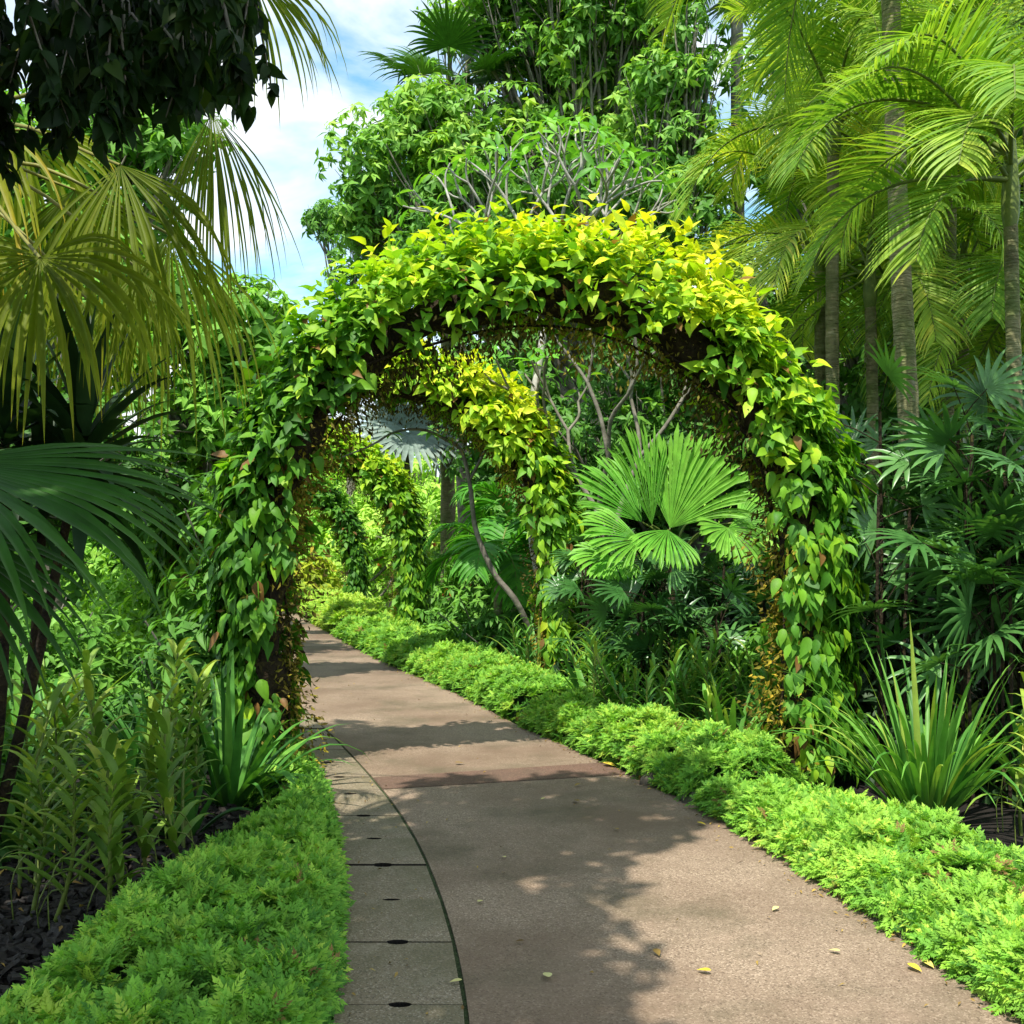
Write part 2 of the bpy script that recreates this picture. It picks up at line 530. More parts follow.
# ------------------------------------------------------------------ vine arches
def arch(label, cx, Y, rad, z0, tilt, scale_n, yellow, seed, tone=.33, lsz=1.0):
    r = np.random.default_rng(seed)
    root = thing('vine_arch', label, 'vine arch', (cx, Y, 0))
    ax = np.array([math.cos(tilt), math.sin(tilt), 0]); fr = np.array([math.sin(tilt), -math.cos(tilt), 0])
    leg = z0 + .08; tot = 2 * leg + math.pi * rad
    def cl(s):
        s = np.atleast_1d(s)
        P = np.zeros((len(s), 3)); O = np.zeros((len(s), 3))
        for i, u in enumerate(s):
            if u < leg: x, z, o = -rad, u - .08, (-1, 0)
            elif u > tot - leg: x, z, o = rad, tot - u - .08, (1, 0)
            else:
                a = (u - leg) / rad
                x, z, o = -rad * math.cos(a), z0 + rad * math.sin(a), (-math.cos(a), math.sin(a))
            P[i] = np.array([cx, Y, 0]) + ax * x + UP * z
            O[i] = ax * o[0] + UP * o[1]
        return P, O
    s = np.linspace(0, tot, 90)
    P, O = cl(s)
    g = Geo()
    wav = .03 * np.sin(s * 7 + seed) + .02 * np.sin(s * 17)
    tube(g, P + O * .04, .15 + wav, 12, wob=.10)
    core = g.build('core', M['moss'], root)
    # climbing stems
    g = Geo()
    for k in range(5):
        ph = r.random() * 6.28; off = .14 + .07 * r.random()
        th = ph + s * (.5 + .6 * r.random()) + .5 * np.sin(s * 2 + ph)
        q = P + O * (np.cos(th) * off)[:, None] + fr * (np.sin(th) * off)[:, None]
        lo = int(r.random() * 20); tube(g, q[lo:90 - int(r.random() * 20)], .007 + .006 * r.random(), 5)
    g.build('climbing_stem', M['moss'], core)
    # moss and hanging rootlets on the inner side
    n = int(7500 * scale_n)
    u = r.random(n) * tot
    P1, O1 = cl(u)
    th = r.normal(size=n) * .95 + math.pi          # pi = towards the opening
    rr = .13 + .22 * r.random(n) ** 1.6 * (1 + .5 * np.sin(u * 5))
    rad_d = O1 * np.cos(th)[:, None] + fr * np.sin(th)[:, None]
    pos = P1 + rad_d * rr[:, None] + r.normal(size=(n, 3)) * .03
    pos[:, 2] -= np.abs(r.normal(size=n)) * .09 * np.clip(O1[:, 2], 0, 1)
    gold = np.clip(.38 + .22 * np.sin(u * 2.1 + seed) + .18 * r.normal(size=n) + .28 * (pos[:, 2] < .9) * (r.random(n) < .7), 0, 1)
    g = Geo()
    scatter(g, SMALL, pos, norm(rad_d * .6 + G * .5 + rdir(n, r) * .7), rdir(n, r), .035 + .035 * r.random(n), gold)
    g.build('moss_fringe', M['fringe'], root)
    # leaf shoots
    g = Geo()
    n = int(1700 * scale_n)
    u = r.random(n) * (tot - .36) + .18
    P1, O1 = cl(u)
    th = np.clip(r.normal(size=n) * np.where((u < leg) | (u > tot - leg), 1.05, .92), -2.1, 2.1)
    rd = O1 * np.cos(th)[:, None] + fr * np.sin(th)[:, None]
    top = np.clip(O1[:, 2], 0, 1)                        # 1 at the crown of the arch, 0 on the legs
    rr = .16 + (.06 + (.13 + .24 * top) * r.random(n) ** 1.1) * np.clip(np.cos(th * .75), .3, 1) * (.88 + .2 * np.sin(u * 3.1 + seed))
    base = P1 + rd * rr[:, None]
    axis = norm(rd * (.5 + .3 * top)[:, None] + UP * (.75 * top - .15)[:, None] + rdir(n, r) * .35)
    for i in range(n):
        k = int(6 + r.integers(0, 5))
        t = np.linspace(0, 1, k)
        ln = .07 + .20 * r.random() * (0.25 + top[i])
        pp = base[i] + axis[i] * (t * ln)[:, None] + r.normal(size=(k, 3)) * .035
        a = np.arange(k) * 2.3 + r.random() * 6
        s1 = norm(np.cross(axis[i], [.3, .5, .8])); s2 = np.cross(axis[i], s1)
        out = np.cos(a)[:, None] * s1 + np.sin(a)[:, None] * s2
        hang = (1 - top[i])
        d = norm(out * (.8 - .35 * hang) + rd[i] * .55 + axis[i] * (.15 + .55 * t)[:, None] * (.35 + .65 * top[i]) + G * (.25 + .85 * hang) + r.normal(size=(k, 3)) * .22)
        upv = norm(rd[i] * (.6 + hang) + UP * .5 + r.normal(size=(k, 3)) * .25)
        sz = (.085 + .095 * r.random(k)) * (1 - .2 * t * top[i]) * lsz
        hgt = (pp[:, 2] - z0) / rad
        xs = (pp[:, 0] - cx) / rad
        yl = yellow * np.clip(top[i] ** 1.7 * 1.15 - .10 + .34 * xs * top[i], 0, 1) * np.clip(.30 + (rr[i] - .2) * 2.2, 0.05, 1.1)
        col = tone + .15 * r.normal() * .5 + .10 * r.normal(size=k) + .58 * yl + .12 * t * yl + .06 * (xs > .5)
        col = np.where(r.random(k) < .018, .0, np.maximum(col, .06))
        scatter_mix(g, OVATES, pp, d, upv, sz, col)
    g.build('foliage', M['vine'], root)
    return root


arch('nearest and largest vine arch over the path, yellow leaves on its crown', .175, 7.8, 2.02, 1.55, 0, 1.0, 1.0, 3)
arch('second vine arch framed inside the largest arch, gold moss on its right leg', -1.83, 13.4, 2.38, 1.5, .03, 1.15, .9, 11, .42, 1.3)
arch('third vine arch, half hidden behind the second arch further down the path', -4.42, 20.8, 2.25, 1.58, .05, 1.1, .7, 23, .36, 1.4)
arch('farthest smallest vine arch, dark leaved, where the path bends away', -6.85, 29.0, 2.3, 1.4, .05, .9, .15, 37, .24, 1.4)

# ------------------------------------------------------------------ ground cover
def cover(name, label, poly_fn, ylo, yhi, n, hgt, size, col, seed, core=True):
    """poly_fn(y) -> x0, x1 : the planted strip; domed across"""
    r = np.random.default_rng(seed)
    y = ylo + (yhi - ylo) * r.random(n)
    x0, x1 = poly_fn(y)
    v = r.random(n)
    # extra sprigs on the edges
    e = r.random(n) < .3
    v = np.where(e, np.where(r.random(n) < .5, r.random(n) * .15, 1 - r.random(n) * .15), v)
    x = x0 + (x1 - x0) * v
    wid = np.maximum(x1 - x0, .1)
    d_edge = np.minimum(np.minimum(v, 1 - v) * wid, np.minimum(y - ylo, yhi - y))
    lump = 1 + .22 * np.sin(x * 4.1 + seed) * np.sin(y * 3.3) + .20 * np.sin(x * 9 + y * 7.7) * np.sin(x * 6 - y * 11)
    dome = np.clip(d_edge / .22, 0, 1) ** .45
    z = hgt * (.25 + .75 * dome) * lump
    bald = np.sin(x * 7.3 + seed * 2) * np.sin(y * 6.1 + seed) + .35 * r.normal(size=n) > .95
    x, y, z, v, dome = (q[~bald] for q in (x, y, z, v, dome)); n = len(x)
    low = r.random(n) < .33 * (1 - dome) + .08
    z = np.where(low, z * r.random(n), z)
    g = Geo()
    sx = np.where(v < .5, -1, 1) * (1 - dome)
    axis = norm(np.stack([sx * .9, np.zeros(n) - .15, np.full(n, .8)], 1) + r.normal(size=(n, 3)) * .32)
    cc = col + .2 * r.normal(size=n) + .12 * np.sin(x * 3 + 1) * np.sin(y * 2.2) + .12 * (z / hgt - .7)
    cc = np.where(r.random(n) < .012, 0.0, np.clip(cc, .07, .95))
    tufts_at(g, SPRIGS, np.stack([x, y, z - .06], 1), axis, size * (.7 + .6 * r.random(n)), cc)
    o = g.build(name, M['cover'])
    # shaded stem mass underneath
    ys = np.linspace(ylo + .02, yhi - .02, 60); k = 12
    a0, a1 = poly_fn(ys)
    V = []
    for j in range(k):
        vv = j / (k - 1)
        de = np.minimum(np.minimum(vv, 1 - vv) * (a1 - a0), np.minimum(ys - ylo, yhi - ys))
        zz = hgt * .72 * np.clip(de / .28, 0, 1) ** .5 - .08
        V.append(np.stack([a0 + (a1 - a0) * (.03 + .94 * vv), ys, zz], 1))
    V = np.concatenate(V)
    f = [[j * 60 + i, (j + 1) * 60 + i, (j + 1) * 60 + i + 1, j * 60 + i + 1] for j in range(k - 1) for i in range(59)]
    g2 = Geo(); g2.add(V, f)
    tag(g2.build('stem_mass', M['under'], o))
    return tag(o, label, 'ground cover', kind='stuff')


# left: big bright carpet beside the drain
def left_strip(y):
    x1 = xg(y) - .50
    x0 = np.interp(y, [1.5, 3.0, 3.6, 4.4, 5.2, 6.0, 6.6, 7.4], [-1.5, -1.75, -1.72, -1.70, -1.62, -1.42, -1.33, -1.5])
    return x0, x1
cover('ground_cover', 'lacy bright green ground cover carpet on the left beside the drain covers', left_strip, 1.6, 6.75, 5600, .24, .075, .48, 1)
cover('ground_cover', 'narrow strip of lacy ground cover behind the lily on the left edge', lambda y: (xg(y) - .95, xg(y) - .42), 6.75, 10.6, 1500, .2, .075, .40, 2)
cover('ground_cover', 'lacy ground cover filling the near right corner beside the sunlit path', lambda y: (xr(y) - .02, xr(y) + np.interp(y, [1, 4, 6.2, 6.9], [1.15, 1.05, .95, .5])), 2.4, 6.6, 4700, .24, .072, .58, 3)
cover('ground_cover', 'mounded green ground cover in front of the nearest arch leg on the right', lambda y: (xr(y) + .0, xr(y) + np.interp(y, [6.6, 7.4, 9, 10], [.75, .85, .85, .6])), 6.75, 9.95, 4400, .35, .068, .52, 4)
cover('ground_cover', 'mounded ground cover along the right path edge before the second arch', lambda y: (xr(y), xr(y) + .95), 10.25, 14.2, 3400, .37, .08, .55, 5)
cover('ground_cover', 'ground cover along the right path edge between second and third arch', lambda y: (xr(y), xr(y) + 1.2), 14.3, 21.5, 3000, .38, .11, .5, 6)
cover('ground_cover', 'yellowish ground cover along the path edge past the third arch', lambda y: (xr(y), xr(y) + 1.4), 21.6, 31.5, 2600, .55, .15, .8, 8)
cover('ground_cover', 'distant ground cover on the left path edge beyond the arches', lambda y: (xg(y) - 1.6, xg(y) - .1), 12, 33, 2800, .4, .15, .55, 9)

# mulch chips in the left bed
r = np.random.default_rng(5)
n = 7000
pos = np.stack([-3.2 + 2.2 * r.random(n), 2.4 + 4.6 * r.random(n), -.085 + .05 * r.random(n)], 1)
box = np.array([[x, y, z] for z in (-1, 1) for y in (-1, 1) for x in (-1, 1)], float) * [.32, .5, .12]
bf = np.array([[0, 1, 3, 2], [4, 6, 7, 5], [0, 4, 5, 1], [2, 3, 7, 6], [0, 2, 6, 4], [1, 5, 7, 3]])
g = Geo(); scatter(g, (box, bf), pos, norm(rdir(n, r) * [1, 1, .35]), UP + r.normal(size=(n, 3)) * .35, .025 + .05 * r.random(n), r.random(n))
o = g.build('bark_mulch', M['mulch']); tag(o, 'black bark mulch in the left bed', 'mulch', kind='stuff')
for p in o.data.polygons: p.use_smooth = False

# ------------------------------------------------------------------ strap-leaved plants
def lily(label, base, n, L, W, spread, droop, col, seed, name='strap_lily', group=None, mat='strap'):
    r = np.random.default_rng(seed)
    base = np.array([base[0], base[1], -.09])
    root = thing(name, label, 'lily', base, group)
    a = r.random(n) * 6.283
    tilt = spread * np.sqrt(r.random(n))
    D = np.stack([np.cos(a) * np.sin(tilt), np.sin(a) * np.sin(tilt), np.cos(tilt)], 1)
    N = -np.stack([np.cos(a), np.sin(a), np.zeros(n)], 1)
    P = base + np.stack([np.cos(a), np.sin(a), np.zeros(n)], 1) * (.02 + .07 * r.random(n))[:, None] * (L / .9)
    g = Geo()
    strips(g, P, D, N, L * (.6 + .5 * r.random(n)), W * (.75 + .5 * r.random(n)), droop * (.5 + 1.0 * r.random(n)) * (.4 + tilt / max(spread, .1)), 9, p_strap, .35, col + .2 * r.normal(size=n), dpow=1.6)
    g.build('foliage', M[mat], root)
    g = Geo()
    for k in range(3):
        q = base + np.array([r.normal() * .03, r.normal() * .03, 0])
        tube(g, [q - UP * .02, q + UP * .07, q + UP * .16], [.035, .03, .012], 7)
    g.build('bulb_neck', M['stalk'], root)
    return root


lily('upright strap lily clump below the left leg of the nearest arch', (-1.92, 6.95), 44, 1.05, .030, .95, 1.3, .33, 41)
lily('largest pale strap lily clump right of the nearest arch leg', (2.62, 6.45), 130, 1.25, .019, .8, 1.2, .62, 42)
lily('strap lily clump in front of the second arch leg', gp(520, 690) + [.25, .9, 0], 26, 1.0, .032, .75, 1.0, .5, 43)
lily('arching strap lily clump behind the mounded ground cover, right of the second arch leg', (.85, 10.4), 26, 1.05, .034, .95, 1.5, .42, 44)
lily('strap lily clump just left of the nearest arch right leg', (1.75, 8.2), 30, .85, .028, .9, 1.2, .7, 45)
lily('slim strap lily close behind the right leg of the nearest arch', (2.15, 8.6), 22, .9, .026, .9, 1.2, .6, 46)
lily('strap lily clump cut by the right picture edge', (3.55, 6.9), 34, .95, .026, 1.1, 1.5, .55, 47)
lily('low dark strap lily under the left plants behind the mulch', (-2.55, 6.7), 26, .75, .034, 1.25, 1.5, .15, 48)
lily('wide leaved dark lily at the mulch edge on the left', (-1.95, 6.15), 10, .5, .055, 1.1, 1.0, .25, 49)
lily('tall dark strap lily left behind the arch leg', (-2.75, 8.0), 40, 1.15, .03, .9, 1.2, .25, 50)
lily('dark strap lily among the left plants beneath the pleated frond', (-3.4, 7.0), 36, 1.0, .03, 1.0, 1.3, .2, 51)
lily('bright strap lily deep in the left bed', (-4.6, 9.5), 36, 1.1, .03, .9, 1.2, .65, 52)
lily('bright strap lily far left bed edge by the dark trunk', (-3.9, 8.6), 30, 1.0, .03, .9, 1.2, .6, 53)

# cane orchids: an upright stem with arched leaves in two ranks
def orchid(label, base, H, n, L, W, col, seed, group, lean=.12, mat='orchid'):
    r = np.random.default_rng(seed)
    base = np.array([base[0], base[1], -.09])
    root = thing('cane_orchid', label, 'orchid', base, group)
    ld = np.array([r.normal() * lean, r.normal() * lean, 1.0])
    pts = np.array([base + ld * H * t + np.array([.03 * math.sin(t * 4 + seed), .03 * math.cos(t * 3 + seed), 0]) for t in np.linspace(0, 1, 9)])
    g = Geo(); tube(g, pts, np.linspace(.012, .006, 9), 6)
    # aerial roots
    for k in range(3):
        a = r.random() * 6.28; q = pts[2 + k]
        tube(g, smooth_pts([q, q + [math.cos(a) * .08, math.sin(a) * .08, -.02], q + [math.cos(a) * .14, math.sin(a) * .14, -.14], [q[0] + math.cos(a) * .13, q[1] + math.sin(a) * .13, -.08]], 8), .0035, 4)
    g.build('stem', M['stalk'], root)
    az = r.random() * 6.28
    t = np.linspace(.22, 1.0, n)
    P = np.stack([np.interp(t, np.linspace(0, 1, 9), pts[:, i]) for i in range(3)], 1)
    s = np.where(np.arange(n) % 2 == 0, 1, -1)
    aa = az + r.normal(size=n) * .35
    h = np.stack([np.cos(aa) * s, np.sin(aa) * s, np.zeros(n)], 1)
    D = norm(h * .75 + UP * (.55 + .5 * t)[:, None])
    g = Geo()
    strips(g, P, D, UP - h * .3, L * (.75 + .4 * r.random(n)) * (1.1 - .35 * t), W, 1.3 + .5 * r.random(n), 6, p_strap, .4, col + .15 * r.normal(size=n) + .25 * (t - .5), dpow=1.2)
    g.build('foliage', M[mat], root)
    return root


r = np.random.default_rng(77)
k = 0
for row, (py, n0, x0, x1) in enumerate([(905, 4, 15, 150), (870, 6, 5, 195), (835, 7, 20, 205), (800, 7, 0, 215)]):
    for i in range(n0):
        px = x0 + (x1 - x0) * (i + .5) / n0 + r.normal() * 9
        b = gp(px, py + r.normal() * 6)
        orchid('olive green cane orchid with arched leaves in the shaded left bed', b, .60 + .3 * r.random() + .06 * row, 19, .29, .025, .42, 200 + k, 'cane orchids in the left bed'); k += 1
for i in range(84):
    Y = 7.9 + 3.2 * r.random()
    x = xr(Y) + .85 + (1.7 if Y < 9.5 else 1.4) * r.random()
    orchid('slender leafy cane orchid in the sunny right bed between the arch legs', (x, Y), .58 + .34 * r.random(), 17, .32, .017, .68, 300 + i, 'cane orchids in the right bed', .22, 'strap')
for i, (x, Y) in enumerate([(3.15, 6.3), (3.42, 6.0), (3.2, 7.3), (3.75, 6.5), (2.95, 5.75), (3.3, 5.5)]):
    orchid('yellow green cane orchid by the right picture edge near the big lily', (x, Y), .6 + .3 * r.random(), 14, .32, .02, .6, 400 + i, 'cane orchids at the right edge')
for i in range(16):
    Y = 12.6 + 3.5 * r.random()
    orchid('wispy cane orchid behind the mounds near the second arch', (xr(Y) + 1.0 + 1.3 * r.random(), Y), .6 + .35 * r.random(), 16, .3, .016, .55, 440 + i, 'cane orchids by the second arch', .22, 'strap')

# ------------------------------------------------------------------ palms
def fan_leaf(g, hub, axis, nrm, Rr, nseg, span, split, droop, rnd, dpow=1.5, fold=.45, ns=9, var=.06, r=R, ruf=0.0):
    axis = norm(axis); side = norm(np.cross(axis, nrm)); nrm = np.cross(side, axis)
    ph = np.linspace(-span, span, nseg)
    D = np.cos(ph)[:, None] * axis + np.sin(ph)[:, None] * side + nrm * .05 + nrm * np.where(np.arange(nseg) % 2 == 0, 1, -1)[:, None] * ruf + r.normal(size=(nseg, 3)) * ruf * .5
    L = Rr * (1 - .22 * (np.abs(ph) / span) ** 2) * (1 + var * r.normal(size=nseg))
    dphi = 2 * span / (nseg - 1)
    W = L * split * math.tan(dphi / 2) * 1.03
    pf = lambda t: max(.012, t / split if t < split else ((1.0001 - t) / (1 - split)) ** .8)
    strips(g, np.repeat(hub[None], nseg, 0), D, nrm, L, W, droop * (1 + .35 * r.normal(size=nseg)), ns, pf, fold, rnd + .07 * r.normal(size=nseg), dpow, tipv=.4)


def fan_palm(name, label, base, crown, leaves, mat, stalk, trunk_r, seed, group=None, bark='palmbark', **kw):
    """leaves: (hub, axis, normal, radius)"""
    r = np.random.default_rng(seed)
    base = np.asarray(base, float); crown = np.asarray(crown, float)
    root = thing(name, label, 'palm', base, group)
    g = Geo()
    n = 40
    pts = np.array([base + (crown - base) * t for t in np.linspace(0, 1, n)])
    tube(g, pts, trunk_r * (1 + .06 * np.sin(np.arange(n) * 2.2)) * np.linspace(1.15, .9, n), 12, wob=.03)
    g.build('trunk', M[bark], root)
    for hub, axis, nrm, Rr, *xs in leaves:
        hub = np.asarray(hub, float)
        g = Geo()
        fan_leaf(g, hub, np.asarray(axis, float), np.asarray(nrm, float), Rr, r=r, rnd=kw.get('rnd', .5) + .1 * r.normal(), nseg=kw.get('nseg', 34), span=xs[0] if xs else kw.get('span', 2.3), split=kw.get('split', .45), droop=kw.get('droop', 1.6), dpow=kw.get('dpow', 1.8), fold=kw.get('fold', .45), ruf=kw.get('ruf', 0.0), var=kw.get('var', .06))
        fo = g.build('frond', M[mat], root)
        g = Geo()
        d = hub - crown
        mid = crown + d * .5 + UP * .12 * np.linalg.norm(d)
        tube(g, smooth_pts([crown - UP * .1, mid, hub], 10), np.linspace(.028, .014, 10) * kw.get('stk', 1), 6)
        g.build('frond_stalk', M[stalk], fo)
    return root


# big yellow-green fan palm, upper left, fronds hanging
cr = at(-120, 170, 5.8)
fr_l = []
for px, py, Y, ax_, nr_, rr, sp in [
    (212, 112, 5.0, (.16, -.1, -1), (.35, -.9, .1), .95, .62), (120, 165, 4.9, (.15, -.15, -1), (-.1, -.95, .15), 1.15, 1.0),
    (40, 258, 4.6, (.0, -.25, -1), (.0, -.95, -.1), .82, 2.0), (252, -25, 5.2, (.45, 0, -.85), (.35, -.9, .25), .74, 1.0),
    (170, 235, 5.5, (.12, .05, -1), (.3, -.95, .1), 1.05, .9), (88, 300, 5.6, (.1, .0, -1), (.3, -.95, .1), .75, 1.0),
    (-30, 120, 5.2, (-.3, -.2, -.8), (-.2, -.9, .3), 1.0, 1.5), (20, 130, 6.2, (.1, .1, -.9), (.1, -.9, .3), .9, 1.5),
    (75, 190, 6.1, (.1, .3, -.9), (.1, -.9, .3), 1.0, 1.2), (-20, 230, 5.9, (-.1, .1, -1), (.1, -.95, .1), 1.0, 1.4),
    (140, 270, 5.2, (.1, -.1, -1), (.2, -.95, .1), .75, .8)]:
    fr_l.append((at(px, py, Y), ax_, nr_, rr, sp))
fan_palm('fan_palm', 'yellow green fan palm with hanging fronds at the upper left', [cr[0] - .15, cr[1] + .1, -.1], cr, fr_l, 'fan', 'ystalk', .13, 60, nseg=42, split=.42, droop=2.6, dpow=1.0, rnd=.45, fold=.6, ruf=.10, var=.12, stk=.55)

# dark pleated fan palm in the left foreground
cr = at(-130, 470, 3.9)
fr_l = [(at(-60, 462, 3.5), (.93, -.2, -.30), (.12, -.45, .9), 1.02), (at(-80, 520, 3.7), (.6, -.2, -.8), (.5, -.6, .6), .75), (at(-180, 400, 4.2), (-.6, .3, .5), (-.3, -.6, .6), .8)]
fan_palm('pleated_fan_palm', 'dark pleated fan palm reaching in from the left picture edge', [cr[0] - .1, cr[1], -.1], cr, fr_l, 'darkfan', 'stalk', .09, 61, nseg=30, span=1.05, split=.55, droop=1.15, dpow=2.0, rnd=.5, fold=.5)

# silver fan palm seen through the first arch
b = at(408, 600, 23.5)
cr = at(405, 440, 23.5)
fr_l = [(cr + [.15, -.3, .1], (.3, -.5, -.6), (.3, -.8, .4), 1.3), (cr + [-.3, -.2, .1], (-.6, -.4, -.4), (-.3, -.8, .5), 1.0), (cr + [.5, -.1, .1], (.8, -.2, -.5), (.4, -.7, .5), .95), (cr + [0, .1, .35], (.1, 0, .8), (0, -1, .2), 1.0), (cr + [-.4, .1, .3], (-.8, 0, .4), (-.1, -.9, .3), 1.0), (cr + [.5, .2, .3], (.7, .2, .5), (0, -.9, .4), 1.0)]
fan_palm('silver_fan_palm', 'silvery grey fan palm framed between the second and third arches', [b[0], b[1], -.1], cr, fr_l, 'silver', 'stalk', .12, 62, nseg=26, span=2.4, split=.5, droop=.9, rnd=.5)

# licuala: big rounded pleated leaves, bright green
b = np.array([1.75, 11.2, -.1])
cr = b + [0, 0, 1.75]
lic = []
for px, py, Y, ax_, nr_, rr, sp in [(652, 525, 10.8, (-.18, .0, 1), (.45, -.85, .2), .98, .42), (670, 528, 10.9, (.42, -.05, .85), (-.15, -.9, .4), 1.0, .80), (640, 540, 10.6, (-.9, -.35, .12), (.1, -.7, .7), .62, .95),
                                (668, 530, 10.4, (-.2, -.8, -.45), (.25, -.5, .85), .62, .75), (728, 528, 10.6, (.3, -.4, -.65), (.5, -.8, .3), .44, 1.9), (642, 522, 11.1, (-.62, .15, .7), (.3, -.85, .35), .82, .62),
                                (738, 522, 11.2, (.85, .1, .3), (-.35, -.75, .5), .5, 1.0), (690, 520, 11.4, (.15, .2, 1), (-.5, -.8, .2), .88, .5), (610, 556, 10.7, (-.5, -.6, -.3), (.1, -.6, .8), .42, 1.6)]:
    lic.append((at(px, py, Y), ax_, nr_, rr * 1.1, sp * 1.1))
fan_palm('ruffled_fan_palm', 'bright green ruffled fan palm with rounded pleated leaves, framed by the nearest arch', b, cr, lic, 'licuala', 'stalk', .05, 63, bark='moss', nseg=34, split=.92, droop=.75, dpow=1.8, rnd=.62, fold=.7, var=.04, ruf=.02, stk=.6)


def frond(parent, base, d0, L, nl, ll, lw, bend, seed, mat='feather', col=.5, vee=.35, ldroop=1.2, stalk='stalk', bare=.18, rr=.02):
    """one feather-palm frond: arching midrib with two ranks of leaflets"""
    r = np.random.default_rng(seed)
    ns = 26
    d = norm(d0); p = np.asarray(base, float); pts = [p]; T = [d]
    for i in range(ns):
        p = p + d * L / ns; pts.append(p)
        d = norm(d + G * bend * 2.2 * ((i + 1) / ns) / ns * 1.6); T.append(d)
    pts = np.array(pts); T = np.array(T)
    u = np.linspace(bare, .985, nl)
    ip = lambda A: np.stack([np.interp(u, np.linspace(0, 1, ns + 1), A[:, i]) for i in range(3)], 1)
    P, TT = ip(pts), norm(ip(T))
    side = norm(np.cross(TT, UP) + 1e-4); nu = norm(np.cross(side, TT))
    q = (u - bare) / (1 - bare)
    lp = ll * np.clip(np.sin(np.pi * (.12 + .80 * q)) ** .7, .2, 1)
    g = Geo()
    for s in (-1, 1):
        fw = .45 + .75 * q
        D = norm(side * s + TT * fw[:, None] + nu * vee + r.normal(size=(nl, 3)) * .07)
        strips(g, P + r.normal(size=(nl, 3)) * .004, D, nu - side * s * .3, lp * (1 + .08 * r.normal(size=nl)), lw, ldroop * (1 + .25 * r.normal(size=nl)), 6, p_leaflet, .3, col + .12 * r.normal(size=nl) + .1 * (q - .5), dpow=1.0)
    fo = g.build('frond', M[mat], parent)
    g = Geo(); tube(g, pts, np.linspace(rr, .004, ns + 1), 6)
    g.build('midrib', M[stalk], fo)


def feather_palm(label, base, top, tr, fronds, seed, name='feather_palm', mat='feather', bark='palmbark', shaft=True, group=None, **kw):
    base = np.asarray(base, float); top = np.asarray(top, float)
    root = thing(name, label, 'palm', base, group)
    n = 60
    t = np.linspace(0, 1, n)
    pts = base + (top - base) * t[:, None] + np.stack([.06 * np.sin(t * 3 + seed), .05 * np.sin(t * 4), 0 * t], 1) * np.linalg.norm(top - base) * .12
    g = Geo()
    tube(g, pts, tr * (1.18 - .3 * t + .25 * np.exp(-t * 14)) * (1 + .05 * (np.arange(n) % 3 == 0)), 14, wob=.015)
    g.build('trunk', M[bark], root)
    if shaft:
        g = Geo(); sp = np.array([pts[-1] + UP * u for u in np.linspace(-.1, .75, 10)])
        tube(g, sp, np.array([.95, 1.25, 1.3, 1.25, 1.1, 1, .85, .7, .5, .25]) * tr * .9, 12)
        g.build('crownshaft', M['stalk'], root)
    for k, (d, L) in enumerate(fronds):
        b = pts[-1] + UP * (.25 + .4 * (k % 4) / 4) * (1 if shaft else .3) + norm(d) * [1, 1, 0] * tr * .5
        frond(root, b, d, L, kw.get('nl', 58), kw.get('ll', .62), kw.get('lw', .016), kw.get('bend', 1.3) * (1 + .15 * R.normal()), seed * 31 + k, mat, kw.get('col', .5) + .08 * R.normal(), kw.get('vee', .35), kw.get('ldroop', 1.0), rr=kw.get('rr', .02))
    return root


def ring(n, el, L, seed, a0=0.0):
    r = np.random.default_rng(seed); out = []
    for i in range(n):
        a = a0 + i * 2.39996 + r.normal() * .15
        e = el[0] + (el[1] - el[0]) * i / max(1, n - 1) + r.normal() * .08
        out.append(((math.cos(a) * math.cos(e), math.sin(a) * math.cos(e), math.sin(e)), L * (.85 + .3 * r.random())))
    return out


# palm at the right edge (near), crown around (985,190)
c0 = at(1012, 215, 7.6)
feather_palm('nearest feather palm at the right picture edge, fronds arching over the lady palms', [c0[0] + .08, c0[1] + .05, -.1], c0, .055,
             [((-.55, -.3, .55), 1.75), ((-.35, -.75, .5), 1.7), ((-1, .1, .75), 1.8), ((-.95, -.1, .45), 1.9), ((-.9, .15, .15), 1.75), ((-.55, -.35, .95), 1.7), ((-.55, -.7, .15), 1.6), ((.2, -.6, .8), 1.7), ((.8, -.1, .6), 1.8), ((.6, .6, .5), 1.8), ((-.5, .7, .55), 1.9), ((-.1, .3, 1), 1.8), ((-.75, -.45, -.1), 1.4)],
             70, ll=.58, lw=.015, bend=1.15, col=.52, nl=54)
# tall palm whose trunk climbs out of the top of the picture
p0, p1 = at(914, 520, 9.3), at(892, -60, 9.3)
feather_palm('tall feather palm whose ringed trunk climbs past the top of the picture on the right', [p0[0] + .06, 9.3, -.1], p1 + [0, 0, .6], .088,
             ring(16, (.9, -.55), 2.6, 71), 71, ll=.75, lw=.017, bend=1.5, col=.55)
